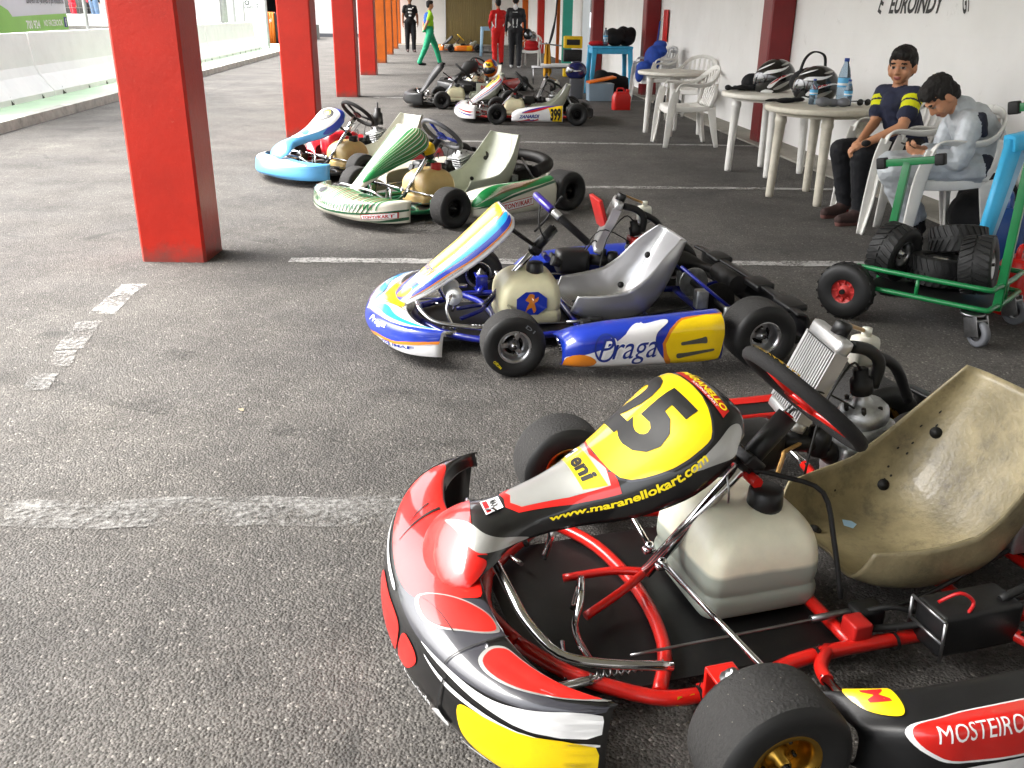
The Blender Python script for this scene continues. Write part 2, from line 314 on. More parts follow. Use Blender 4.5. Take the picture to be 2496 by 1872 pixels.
# ------------------------------------------------------------------ the setting
def nodes_mat(name):
    m = bpy.data.materials.new(name); m.use_nodes = True; MATS[name] = m; return m, m.node_tree, m.node_tree.nodes['Principled BSDF']
def noise(nt, tc, scale, detail=4, rough=0.6, dist=0.0):
    n = nt.nodes.new('ShaderNodeTexNoise'); n.inputs['Scale'].default_value = scale; n.inputs['Detail'].default_value = detail; n.inputs['Roughness'].default_value = rough; n.inputs['Distortion'].default_value = dist
    nt.links.new(tc, n.inputs['Vector']); return n.outputs['Fac']
def rng(nt, x, a, b, c, d):
    r = nt.nodes.new('ShaderNodeMapRange'); nt.links.new(x, r.inputs[0])
    for i, q in enumerate((a, b, c, d)): r.inputs[i + 1].default_value = q
    return r.outputs[0]
def mixc(nt, f, a, b, mode='MIX'):
    m = nt.nodes.new('ShaderNodeMix'); m.data_type = 'RGBA'; m.blend_type = mode
    for s_, v in ((0, f), (6, a), (7, b)):
        if hasattr(v, 'node'): nt.links.new(v, m.inputs[s_])
        elif s_ == 0: m.inputs[0].default_value = v
        else: m.inputs[s_].default_value = (*v, 1)
    return m.outputs[2]
# asphalt
m, nt, b = nodes_mat('asphalt')
g = nt.nodes.new('ShaderNodeNewGeometry').outputs['Position']
vor = nt.nodes.new('ShaderNodeTexVoronoi'); vor.inputs['Scale'].default_value = 150; vor.inputs['Randomness'].default_value = 1; nt.links.new(g, vor.inputs['Vector'])
sep = nt.nodes.new('ShaderNodeSeparateColor'); nt.links.new(vor.outputs['Color'], sep.inputs[0])
base = mixc(nt, rng(nt, sep.outputs[0], 0, 1, 0, 1), (0.056, 0.0535, 0.050), (0.124, 0.118, 0.110))
base = mixc(nt, rng(nt, noise(nt, g, 60, 6, 0.8), 0.35, 0.68, 0, 0.7), base, (0.052, 0.0495, 0.047))
base = mixc(nt, rng(nt, sep.outputs[1], 0.95, 0.995, 0, 0.5), base, (0.34, 0.325, 0.30))
big = noise(nt, g, 0.9, 6, 0.65)
base = mixc(nt, 1.0, base, mixc(nt, rng(nt, big, 0.3, 0.72, 0, 1), (0.66, 0.65, 0.66), (1.34, 1.31, 1.27)), 'MULTIPLY')
mid = noise(nt, g, 6.0, 5, 0.7, 0.4)
base = mixc(nt, 1.0, base, mixc(nt, rng(nt, mid, 0.3, 0.7, 0, 1), (0.8, 0.8, 0.8), (1.15, 1.15, 1.15)), 'MULTIPLY')
st = noise(nt, g, 2.3, 3, 0.55, 0.8)                                     # oil stains
base = mixc(nt, rng(nt, st, 0.64, 0.73, 0, 0.6), base, (0.034, 0.033, 0.031))
nt.links.new(base, b.inputs['Base Color'])
nt.links.new(rng(nt, noise(nt, g, 3, 4), 0.3, 0.7, 0.72, 0.95), b.inputs['Roughness']); b.inputs['Specular IOR Level'].default_value = 0.25
bp = nt.nodes.new('ShaderNodeBump'); bp.inputs['Strength'].default_value = 0.6; bp.inputs['Distance'].default_value = 0.007
add = nt.nodes.new('ShaderNodeMath'); add.operation = 'ADD'; nt.links.new(rng(nt, vor.outputs['Distance'], 0, 0.8, 1, 0), add.inputs[0]); nt.links.new(noise(nt, g, 45, 5, 0.7), add.inputs[1])
nt.links.new(add.outputs[0], bp.inputs['Height']); nt.links.new(bp.outputs[0], b.inputs['Normal'])
# worn road paint
def worn(name, col, lo, hi):
    m, nt, b = nodes_mat(name); g = nt.nodes.new('ShaderNodeNewGeometry').outputs['Position']
    b.inputs['Roughness'].default_value = 0.8
    c = mixc(nt, rng(nt, noise(nt, g, 9, 6), 0.3, 0.7, 0, 1), tuple(x * 0.7 for x in col), col); nt.links.new(c, b.inputs['Base Color'])
    a = nt.nodes.new('ShaderNodeMath'); a.operation = 'ADD'; nt.links.new(noise(nt, g, 55, 6, 0.8), a.inputs[0]); nt.links.new(rng(nt, noise(nt, g, 5, 4, 0.6), 0.3, 0.7, -0.12, 0.12), a.inputs[1])
    tr = nt.nodes.new('ShaderNodeBsdfTransparent'); mx = nt.nodes.new('ShaderNodeMixShader'); nt.links.new(rng(nt, a.outputs[0], lo, hi, 0, 1), mx.inputs[0])
    nt.links.new(tr.outputs[0], mx.inputs[1]); nt.links.new(b.outputs[0], mx.inputs[2]); nt.links.new(mx.outputs[0], nt.nodes['Material Output'].inputs[0])
worn('line_paint', (0.27, 0.262, 0.25), 0.42, 0.62); worn('line_paint_strong', (0.45, 0.44, 0.425), 0.41, 0.58); worn('line_paint_faint', (0.22, 0.215, 0.205), 0.44, 0.68)
# painted block wall
m, nt, b = nodes_mat('white_wall'); tc = nt.nodes.new('ShaderNodeTexCoord').outputs['Object']
c = mixc(nt, rng(nt, noise(nt, tc, 1.1, 6, 0.6), 0.3, 0.7, 0, 1), (0.76, 0.745, 0.72), (0.84, 0.83, 0.81))
c = mixc(nt, rng(nt, noise(nt, tc, 5, 8, 0.78, 0.6), 0.60, 0.78, 0, 0.40), c, (0.30, 0.28, 0.25)); nt.links.new(c, b.inputs['Base Color']); b.inputs['Roughness'].default_value = 0.75
mp = nt.nodes.new('ShaderNodeMapping'); nt.links.new(tc, mp.inputs[0]); mp.inputs['Rotation'].default_value = (R(90), 0, 0)
br = nt.nodes.new('ShaderNodeTexBrick'); br.inputs['Scale'].default_value = 1; br.inputs['Brick Width'].default_value = 0.5; br.inputs['Row Height'].default_value = 0.2; br.inputs['Mortar Size'].default_value = 0.006; br.inputs['Mortar Smooth'].default_value = 0.6
nt.links.new(mp.outputs[0], br.inputs[0])
bp = nt.nodes.new('ShaderNodeBump'); bp.inputs['Strength'].default_value = 0.22; bp.inputs['Distance'].default_value = 0.004; bp.invert = True; nt.links.new(br.outputs['Fac'], bp.inputs['Height'])
bp2 = nt.nodes.new('ShaderNodeBump'); bp2.inputs['Strength'].default_value = 0.2; bp2.inputs['Distance'].default_value = 0.004; nt.links.new(noise(nt, tc, 40, 5), bp2.inputs['Height']); nt.links.new(bp.outputs[0], bp2.inputs['Normal']); nt.links.new(bp2.outputs[0], b.inputs['Normal'])
# chipped pillar paint
def pillar_paint(name, col, chip=(0.55, 0.4, 0.34)):
    m, nt, b = nodes_mat(name); tc = nt.nodes.new('ShaderNodeTexCoord').outputs['Object']; col = lin(col)
    c = mixc(nt, rng(nt, noise(nt, tc, 3, 6, 0.6), 0.3, 0.7, 0, 1), tuple(x * 0.82 for x in col), tuple(x * 1.08 for x in col))
    c = mixc(nt, rng(nt, noise(nt, tc, 30, 10, 0.85), 0.635, 0.68, 0, 0.7), c, chip)
    c = mixc(nt, rng(nt, noise(nt, tc, 9, 7, 0.75, 0.5), 0.6, 0.78, 0, 0.35), c, tuple(x * 0.45 for x in col))
    sx = nt.nodes.new('ShaderNodeSeparateXYZ'); nt.links.new(tc, sx.inputs[0])
    a = nt.nodes.new('ShaderNodeMath'); a.operation = 'ADD'; nt.links.new(sx.outputs[2], a.inputs[0]); nt.links.new(rng(nt, noise(nt, tc, 12, 6, 0.7), 0, 1, -0.14, 0.14), a.inputs[1])
    c = mixc(nt, rng(nt, a.outputs[0], 0.0, 0.12, 0.65, 0), c, (0.10, 0.06, 0.05))      # splashed dirt at the foot
    nt.links.new(c, b.inputs['Base Color']); b.inputs['Roughness'].default_value = 0.38; b.inputs['Specular IOR Level'].default_value = 0.4
    bp = nt.nodes.new('ShaderNodeBump'); bp.inputs['Strength'].default_value = 0.35; bp.inputs['Distance'].default_value = 0.006; nt.links.new(noise(nt, tc, 28, 6, 0.7), bp.inputs['Height']); nt.links.new(bp.outputs[0], b.inputs['Normal'])
pillar_paint('pillar_red', '#bb2310'); pillar_paint('pillar_orange', '#cc600c'); pillar_paint('pillar_maroon', '#7a181b', (0.4, 0.3, 0.28))
mat('concrete', '#8b877d', rough=0.85, var=0.3, vscale=3, bump=0.4, bscale=30, dirt=0.35); mat('kerb_concrete', '#bdbdb4', rough=0.85, var=0.35, vscale=4, bump=0.5, bscale=22, dirt=0.45)
mat('green_paint', '#b6d0b0', rough=0.75, var=0.15, vscale=2.5, bump=0.3, bscale=30, dirt=0.12); mat('barrier_white', '#ececea', rough=0.6, var=0.06, vscale=2, bump=0.2, bscale=14, dirt=0.06); mat('grime', '#4a4a44', rough=0.9, var=0.3)
mat('roof_board', '#d2cec4', rough=0.8); mat('shutter_beige', '#8f7e52', rough=0.5, var=0.1, vscale=2, dirt=0.12); mat('bay_shade_black', '#0d0f14', rough=0.8); mat('bank', '#77756e', rough=0.9, var=0.3, vscale=2, bump=0.3); mat('building_white', '#c9c9c6', rough=0.7, var=0.08, vscale=0.6)

MB().add([(-150, -60, 0), (150, -60, 0), (150, 260, 0), (-150, 260, 0)], [(0, 1, 2, 3)], smooth=False).build('ground', 'asphalt', kind='structure')
def strip(name, pts, z, m_, **t):
    return MB().add([(p[0], p[1], z) for p in pts], [tuple(range(len(pts)))], smooth=False).build(name, m_, **t)
def line(a, b, w, m_='line_paint', nm='painted_line', z=0.004):
    a = Vector((*a, 0)); b = Vector((*b, 0)); d = (b - a).normalized(); n = Vector((-d.y, d.x, 0)); L = (b - a).length; k = max(4, int(L / .05)); rr = random.Random(int(a.y * 977 + a.x * 131)); V = []; e = [0, 0]
    for i in range(k + 1):                       # ragged, hand-rolled edges
        for q in (0, 1): e[q] = e[q] * .7 + rr.uniform(-.009, .009)
        p = a.lerp(b, i / k); q0 = p - n * (w / 2 + e[0]); q1 = p + n * (w / 2 + e[1]); V += [(q0.x, q0.y, z), (q1.x, q1.y, z)]
    return MB().add(V, [(2 * i, 2 * i + 2, 2 * i + 3, 2 * i + 1) for i in range(k)], smooth=False).build(nm, m_, kind='structure')
worn('rubber_mark', (0.035, 0.034, 0.032), 0.50, 0.95)
def skid(pts, w, i):
    P = crom([(p[0], p[1], 0) for p in pts], 10); V = []
    for k, p in enumerate(P):
        d = (P[min(k + 1, len(P) - 1)] - P[max(k - 1, 0)]).normalized(); n = Vector((-d.y, d.x, 0)) * w / 2; V += [(p.x - n.x, p.y - n.y, .003), (p.x + n.x, p.y + n.y, .003)]
    MB().add(V, [(2 * k, 2 * k + 2, 2 * k + 3, 2 * k + 1) for k in range(len(P) - 1)], smooth=False).build('tyre_mark', 'rubber_mark', kind='structure')
for i, (pts, w) in enumerate((([(1.4, 3.1), (.2, 2.95), (-1.0, 3.3), (-2.6, 4.2), (-4.2, 6.5)], .12), ([(1.4, 2.72), (.1, 2.62), (-1.2, 2.9), (-2.9, 3.8), (-4.5, 6.0)], .10), ([(1.2, 5.5), (-.3, 5.2), (-1.2, 5.3), (-2.6, 6.2)], .12), ([(2.0, 9.2), (.3, 9.0), (-1.2, 9.4), (-2.8, 11.0)], .12), ([(-4.6, 3.0), (-4.7, 6.5), (-5.0, 11.0), (-5.6, 20.0)], .14))): skid(pts, w, i)
worn('line_thin', (0.36, 0.35, 0.335), 0.36, 0.52)
line((-1.75, 2.17), (1.9, 2.30), 0.15, 'line_paint_faint')
line((-1.27, 5.0), (2.7, 5.09), 0.11, 'line_thin')
line((0.2, 7.5), (2.95, 7.54), 0.10, 'line_thin'); line((-1.9, 7.47), (-0.95, 7.48), 0.10, 'line_paint_faint')
line((-2.0, 10.36), (2.72, 10.24), 0.10, 'line_thin'); line((-2.2, 13.2), (2.5, 13.15), 0.10, 'line_paint_faint'); line((-2.4, 15.9), (2.3, 15.9), 0.1, 'line_thin'); line((-2.5, 18.6), (2.1, 18.7), 0.1, 'line_paint_faint')
line((-1.945, 4.47), (-1.90, 3.97), 0.12, 'line_paint_strong'); line((-1.91, 3.86), (-1.83, 3.50), 0.10, 'line_paint'); line((-1.83, 3.48), (-1.78, 3.30), 0.09, 'line_paint'); line((-1.80, 3.22), (-1.76, 3.06), 0.10, 'line_paint_faint')

# wall line on the right
def WX(y): return 3.094 - 0.0747 * (y - 8.845)
WANG = math.atan(0.0747)
def wall_seg(name, y0, y1, h, label, th=0.2):
    o = empty(name, (WX(y0), y0, 0), WANG, label, 'wall')
    L = (y1 - y0) / math.cos(WANG)
    MB().box((th / 2, L / 2, h / 2), (th, L, h)).build('wall_face', 'white_wall', o)
    return o
wall_near = wall_seg('block_wall', -18.0, 23.0, 3.4, 'long white painted block wall behind the tables and seated boys')  # stretch behind the camera is unseen, added to cut light from there
wall_far = wall_seg('block_wall', 26.4, 46.0, 3.4, 'white wall stretch with orange pillars beyond the teal pillar')
FW = Flat((WX(0), 0, 0), (0.0747 * -1, 1, 0), (0, 0, 1))      # v = world Y, u = height ; normal +? 
FW.x = Vector((0.0747, -1, 0)); FW.o = Vector((WX(0), 0, 0)); FW.n = FW.x.cross(FW.y).normalized()
if FW.n.x > 0: FW.n = -FW.n
def wtext(s, y, z, half_len, half_h, par, shear=0.0, rot=0.0, bold=0.02, m_='black_text'):
    c, q = math.cos(rot), math.sin(rot)
    o = text(FW, s, (-y, z), (half_len * c, half_len * q), (-half_h * q, half_h * c), m_, None, off=0.003, shear=shear, nv=1, nu=1, bold=bold)
    o.data.transform(par.matrix_world.inverted()); o.parent = par; return o
bpy.context.view_layer.update()
wtext('EUROINDY', 7.80, 1.43, 0.45, 0.075, wall_near, shear=0.28, bold=0.03)
wtext('E', 8.40, 1.44, 0.035, 0.085, wall_near, rot=-0.35); wtext('S', 8.50, 1.58, 0.035, 0.085, wall_near, rot=-0.25)
wtext('GT', 7.05, 1.44, 0.05, 0.085, wall_near, rot=0.3)
# concrete footing along the wall
MB().add([(WX(-3) - 0.34, -3, 0), (WX(-3), -3, 0), (WX(23) , 23, 0), (WX(23) - 0.34, 23, 0), (WX(-3) - 0.34, -3, 0.02), (WX(-3), -3, 0.035), (WX(23), 23, 0.035), (WX(23) - 0.34, 23, 0.02)], [(4, 5, 6, 7), (0, 4, 7, 3), (0, 1, 5, 4), (3, 7, 6, 2)], smooth=False).build('footing', 'concrete', kind='structure')
def pillar(x, y, w, d, h, m_, label, group, rz=0.0, bev=0.014):
    rr = random.Random(int(x * 331 + y * 17)); rings = []; nz_ = int(h / .15); a_, b_ = w / 2, d / 2; jit = [[0.0, 0.0] for _ in range(8)]
    for i in range(nz_ + 1):                     # cast and painted by hand: edges not dead straight
        ring = []
        for k, (px, py) in enumerate(((a_, -b_ + bev), (a_, b_ - bev), (a_ - bev, b_), (-a_ + bev, b_), (-a_, b_ - bev), (-a_, -b_ + bev), (-a_ + bev, -b_), (a_ - bev, -b_))):
            jit[k] = [jit[k][0] * .8 + rr.uniform(-.0006, .0006), jit[k][1] * .8 + rr.uniform(-.0006, .0006)]; chip = False
            ring.append((px * (1 - (.018 if chip else 0)) + jit[k][0], py * (1 - (.018 if chip else 0)) + jit[k][1], h * i / nz_))
        rings.append(ring)
    o = MB().loft(rings, smooth=False).build('pillar', m_); o.location = (x, y, 0); o.rotation_euler = (0, 0, rz)
    return tag(o, label, 'pillar', group)
lp = [(-1.722, 4.93), (-2.22, 10.45), (-2.664, 15.91), (-3.219, 21.9), (-3.749, 27.55), (-4.311, 33.5), (-4.848, 39.3), (-5.45, 45.4)]
lab = ['thick glossy red pillar standing alone beside the dashed white line', 'red pillar standing behind the blue kart', 'red pillar between the one behind the blue kart and the last red one', 'last red pillar of the open row, next to the first orange pillar',
       'first orange pillar of the open row, next to the last red pillar', 'second orange pillar of the open row', 'third orange pillar of the open row', 'orange pillar at the far wall corner']
for i, (x, y) in enumerate(lp):
    pillar(x - 0.18, y + 0.155, 0.36, 0.31, 3.4, 'pillar_red' if i < 4 else 'pillar_orange', lab[i], 'pillars along the open side')
for y, l in ((10.55, 'maroon pillar on the white wall behind the helmet table'), (17.0, 'maroon pillar on the white wall with a white socket plate'), (23.0, 'maroon pillar at the edge of the opening with the parked car')):
    p = pillar(WX(y) - 0.135, y, 0.26, 0.30, 3.4, 'pillar_maroon', l, 'maroon wall pillars', WANG, 0.015)
    if y == 17.0:
        MB().box((0.03, -0.157, 1.72), (0.13, 0.012, 0.13), bev=0.006).build('socket_plate', 'white_plastic', p)
for y, l in ((36.5, 'nearer thin orange-red pillar on the far stretch of wall'), (43.6, 'thin orange-red pillar next to the beige shutter wall')):
    pillar(WX(y) - 0.13, y, 0.25, 0.3, 3.4, 'pillar_orange' if y > 40 else 'pillar_red', l, 'orange-red wall pillars', WANG, 0.015)
pillar(1.36, 26.1, 0.26, 0.3, 3.4, 'pillar_green', 'teal green pillar beside the opening with the parked car', None, 0, 0.015)
pillar(1.13, 26.5, 0.09, 0.12, 3.4, 'pillar_orange', 'narrow orange-red post with a hanging black cable', None, 0, 0.01)
# far wall with shutter
fw = empty('end_wall', (-5.7, 46.2, 0), 0, 'white end wall with a beige ribbed shutter', 'wall')
MB().box((1.15, 0.1, 1.7), (2.3, 0.2, 3.4)).build('wall_face', 'white_wall', fw); MB().box((5.4, 0.1, 1.7), (1.7, 0.2, 3.4)).build('wall_face', 'white_wall', fw)
MB().box((3.42, 0.1, 3.05), (2.2, 0.2, 0.7)).build('lintel', 'white_wall', fw)
sh = MB(); n = 26
for k in range(n): sh.box((2.32 + (k + 0.5) * 2.2 / n, 0.12, 1.35), (2.2 / n * 0.86, 0.05, 2.7), bev=0.012, seg=1)
sh.box((3.42, 0.15, 1.35), (2.2, 0.03, 2.7)); sh.build('ribbed_shutter', 'shutter_beige', fw, kind='stuff')
strip('apron', [(-5.7, 44.3), (0.5, 44.3), (0.4, 46.2), (-5.7, 46.2)], 0.02, 'concrete', kind='structure')
# unseen roof over the paddock, carried back behind the camera to cut light
rf = empty('canopy_roof', (0, 0, 3.4), 0, 'unseen flat roof on the pillar rows, extended behind the camera to cut light', 'roof')
MB().add([(-1.2, -18, 0.02), (5.4, -18, 0.02), (0.6, 46.4, 0.02), (-6.5, 46.4, 0.02), (-1.2, -18, 0.22), (5.4, -18, 0.22), (0.6, 46.4, 0.22), (-6.5, 46.4, 0.22)], [(0, 1, 2, 3), (4, 5, 6, 7), (0, 1, 5, 4), (1, 2, 6, 5), (2, 3, 7, 6), (3, 0, 4, 7)], smooth=False).build('slab', 'roof_board', rf)

# ---- left: kerb, green strip, barriers
KX = lambda y: -5.79 - 0.0977 * (y - 10.43)
BX = lambda y: -6.64 - 0.107 * (y - 12.07)
y0, y1 = -4, 40
kb = MB(); nseg = 44
for i in range(nseg):
    a = y0 + (y1 - y0) * i / nseg; c = y0 + (y1 - y0) * (i + 1) / nseg - 0.008
    kb.add([(KX(a), a, 0), (KX(c), c, 0), (KX(c) - 0.012, c, 0.115), (KX(a) - 0.012, a, 0.115), (KX(a) - 0.13, a, 0.125), (KX(c) - 0.13, c, 0.125), (KX(a) - 0.13, a, 0), (KX(c) - 0.13, c, 0)], [(0, 1, 2, 3), (3, 2, 5, 4), (0, 3, 4, 6), (1, 7, 5, 2)], smooth=False)
kb.build('kerb', 'kerb_concrete', kind='structure')
strip('green_path', [(KX(y0) - 0.128, y0), (KX(y1) - 0.128, y1), (BX(y1) - 1.2, y1), (BX(y0) - 1.2, y0)], 0.121, 'green_paint', kind='structure')
BANG = math.atan(0.107); seg_l = 3.985
prof = [(0.0, 0.0), (0.0, 0.07), (-0.17, 0.30), (-0.22, 0.42), (-0.25, 0.87), (-0.40, 0.87), (-0.43, 0.42), (-0.48, 0.30), (-0.62, 0.07), (-0.62, 0.0)]
btext = {2: 'white concrete barrier with a round school emblem behind the big pillar', 5: 'last white concrete barrier with round emblem beside the orange blocks'}
for i in range(-1, 6):
    ya = 10.05 + i * 4.0
    o = empty('concrete_barrier', (BX(ya), ya, 0.121), BANG, btext.get(i, ['white concrete barrier below the green and white banner', 'white concrete barrier between the banner and the emblem barrier', 'white concrete barrier nearest the start of the kerb', 'white concrete barrier between the two emblem barriers, beside the fence posts', 'white concrete barrier next to the last emblem barrier'][{-1: 2, 0: 0, 1: 1, 3: 3, 4: 4}.get(i, 0)]), 'barrier', 'white concrete barriers')
    rings = []
    for t in (0.0, 0.015, seg_l - 0.015, seg_l):
        q = 0.012 if t in (0.0, seg_l) else 0
        rings.append([(p[0] + (-q if p[0] > -0.3 else q), t, max(0, p[1] - (q if p[1] > 0.8 else 0))) for p in prof])
    MB().loft(rings, smooth=False).build('barrier_body', 'barrier_white', o)
    rr = random.Random(i)
    for k in range(4):
        yy = 0.4 + k * 1.0 + rr.uniform(-0.15, 0.15); w = rr.uniform(0.05, 0.16)
        MB().add([(0.003, yy, 0.0), (0.003, yy + w, 0.0), (0.003, yy + w * 0.9, 0.05), (-0.025, yy + w * 0.6, 0.11), (0.003, yy + w * 0.1, 0.06)], [(0, 1, 2, 3, 4)], smooth=False).build('chipped_patch', 'grime', o)
    if i in (2, 5):
        fs = Flat((-0.235, 0, 0.42), (0, 1, 0), (-0.06, 0, 0.998), flip=1); cx = 1.65 if i == 2 else 2.9; ry, rx = 0.21, 0.75
        fs.n = Vector((0.998, 0, 0.06))
        s_ = 'ESCOLA DE KARTING '
        for k, ch in enumerate(s_):
            if ch == ' ': continue
            a = math.pi * (1.15 - 1.3 * k / (len(s_) - 1)); px, py = cx + rx * math.cos(a), 0.21 + ry * math.sin(a)
            text(fs, ch, (px, py), (0.07 * math.sin(a), -0.07 * math.cos(a) * 0.4), (0.07 * math.cos(a), 0.055 * math.sin(a) + 0.01), 'black_text', o, off=0.006, nv=1, nu=1, bold=0.02)
        for r0, r1 in ((0.55, 0.47),):
            ring = [(cx + 0.5 * math.cos(a), 0.2 + 0.13 * math.sin(a)) for a in [2 * math.pi * k / 28 for k in range(29)]]
            rb = MB(); rb.tube([fs.pt(p[0], p[1], 0.004) for p in ring[:-1]], 0.009, n=5, smooth=0, closed=True); rb.build('emblem_ring', 'black_text', o)
        text(fs, 'EUROINDY', (cx, 0.02), (0.42, 0), (0, 0.035), 'black_text', o, off=0.006, nv=1, nu=1)
# banner on the fence behind the barriers
FX = lambda y: BX(y) - 0.36
fence = empty('wire_fence', (FX(17), 17, 0), 0, 'thin wire mesh fence with grey posts behind the white barriers', 'fence')
def floc(y, z, dx=0): return (FX(y) + dx - FX(17), y - 17, z)
for y in (9, 13, 17, 21, 25, 29, 33): MB().tube([floc(y, 0.12), floc(y, 2.3)], 0.03, n=8, smooth=0).build('fence_post', 'post_grey', fence)
wm = MB()
for z in np.arange(1.02, 2.3, 0.16): wm.tube([floc(9, z), floc(33, z)], 0.003, n=3, smooth=0)
for y in np.arange(9, 33, 0.35): wm.tube([floc(y, 0.98), floc(y, 2.25)], 0.0025, n=3, smooth=0)
wm.build('wire_mesh', 'post_grey', fence, kind='stuff')
bn = empty('advert_banner', (FX(11.0) + 0.05, 11.0, 0.98), BANG, 'white and green advertising banner hung above the concrete barriers', 'banner')
bl = 4.75
bs = Surf([[Vector((0.05 + 0.015 * math.sin(j * 1.7 + i), bl * j / 8, 1.5 * i / 4 + 0.03 * j / 8)) for j in range(9)] for i in range(5)])
bs.obj('cloth', 'banner_white', bn, 30, 10, 0.003)
if bs.nrm(0.5, 0.5).x < 0: bs.flip = -1
decal(bs, [(0.0, 0.0), (1.0, 0.0), (1.0, 0.17), (0.0, 0.13)], 'banner_green', bn, 0.004, smooth=0)
decal(bs, [(0.0, 0.0), (0.62, 0.0), (0.52, 0.20), (0.35, 0.34), (0.0, 0.45)], 'banner_green', bn, 0.003, smooth=0)
text(bs, 'Pequenas reparações', (0.80, 0.42), (0.115, 0.0), (0, 0.045), 'grey_text', bn, 0.006); text(bs, 'Lavagem de garages e pó industrial', (0.83, 0.28), (0.15, 0.0), (0, 0.042), 'grey_text', bn, 0.006)
text(bs, 'Limpeza de condomínios', (0.78, 0.56), (0.15, 0.0), (0, 0.04), 'grey_text', bn, 0.006); text(bs, 'Remoção de resíduos', (0.76, 0.70), (0.13, 0.0), (0, 0.045), 'navy_text', bn, 0.006)
text(bs, '700 924', (0.70, 0.08), (0.06, 0), (0, 0.04), 'white_text', bn, 0.006); text(bs, 'NO FACEBOOK', (0.87, 0.09), (0.075, 0), (0, 0.03), 'white_text', bn, 0.006)
decal(bs, [(0.955, 0.04), (0.985, 0.04), (0.985, 0.14), (0.955, 0.14)], 'navy_text', bn, 0.006, smooth=0); text(bs, 'f', (0.972, 0.09), (0.006, 0), (0, 0.04), 'white_text', bn, 0.008)
# sign board, post, orange blocks, tyre stack, buildings far off
sg = empty('sign_board', (-9.45, 34.6, 0), 0, 'tall white board reading EUROINDY behind the last barrier', 'sign')
MB().box((0, 0, 1.55), (1.08, 0.06, 2.6), bev=0.01).build('board', 'sign_white', sg)
for x in (-0.56, 0.56): MB().box((x, 0.0, 1.5), (0.06, 0.09, 3.0)).build('post', 'post_grey', sg)
sf = Flat((0, -0.032, 0), (1, 0, 0), (0, 0, 1))
text(sf, 'EUROINDY', (-0.1, 1.47), (0.24, 0), (0, 0.042), 'black_text', sg, 0.003, nv=1, nu=1); text(sf, 'O', (-0.09, 1.62), (0.09, 0), (0, 0.08), 'black_text', sg, 0.003, nv=1, nu=1, bold=0.03); text(sf, 'GT', (0.28, 1.52), (0.035, 0), (-0.02, 0.075), 'black_text', sg, 0.003, nv=1, nu=1)
tag(MB().lathe([(0.14, 0), (0.14, 3.4)], n=14).build('grey_column', 'post_grey'), 'round grey concrete column beside the white sign board', 'column').location = (-10.45, 34.7, 0)
for k, (x, y) in enumerate(((-10.40, 41.0), (-9.72, 41.2))):
    o = empty('barrier_block', (x, y, 0.0), 0.1, ['tall orange ribbed block with white marks beside the last barrier', 'tall orange ribbed block half hidden by the red pillar'][k], 'block', 'orange ribbed blocks')
    b_ = MB(); b_.box((0, 0, 0.70), (0.40, 0.5, 1.26), bev=0.04)
    for q in range(4): b_.tube([(-0.15 + q * 0.1, -0.255, 0.1), (-0.15 + q * 0.1, -0.255, 1.3)], 0.026, n=8, smooth=0)
    b_.build('ribbed_shell', 'orange_block', o); MB().box((0.27, 0.02, 0.68), (0.13, 0.44, 1.24), bev=0.02).build('dark_core', 'frame_black', o)
    MB().box((0.05, 0, 0.04), (0.66, 0.6, 0.08), bev=0.02).build('pallet', 'bark', o)
    if k == 0: text(Flat((0, -0.284, 0), (1, 0, 0), (0, 0, 1)), 'N', (0.05, 1.0), (0.04, 0.03), (0, 0.07), 'white_text', o, 0.003, nv=1, nu=1)
ts = empty('tyre_stack', (-10.0, 37.6, 0), 0, 'stack of white painted tyres behind the barrier end', 'tyre stack')
for k in range(5): MB().lathe([(0.16, 0.0), (0.27, 0.01), (0.3, 0.08), (0.3, 0.12), (0.27, 0.19), (0.16, 0.2)], (0, 0, 0.205 * k), n=20, cap=False).build('tyre', 'sign_white' if k != 4 else 'rubber', ts)
bd = empty('garage_building', (-14.5, 58, 0), 0, 'white garage building with a dark open bay beyond the track', 'building')
MB().box((-6.5, 3, 2.6), (9.6, 6, 5.2)).build('wall', 'building_white', bd); MB().box((6.0, 3, 2.6), (8.0, 6, 5.2)).build('wall', 'building_white', bd); MB().box((0.15, 3, 4.2), (3.7, 6, 2.0)).build('wall', 'building_white', bd)
MB().box((0.15, 4.5, 1.6), (3.7, 0.2, 3.2)).build('bay_interior', 'bay_shade_black', bd); MB().box((6.0, -0.02, 0.1), (8.0, 0.05, 0.2)).build('plinth', 'grey_plastic', bd)  # near-black back panel: the shade inside the open bay is put into its colour
bk = MB().box((-22, 46, 0.36), (22, 16, 0.72)).build('raised_bank', 'bank', kind='structure')
for k in range(6):
    o = MB().box((0, 0, 0.22), (2.9, 0.35, 0.44), bev=0.03).build('low_wall_block', 'barrier_white'); o.location = (-29 + 3 * k, 38.6, 0.72)
    tag(o, 'long low white wall block on the raised bank beyond the fence', 'wall block', 'low white wall blocks on the bank')
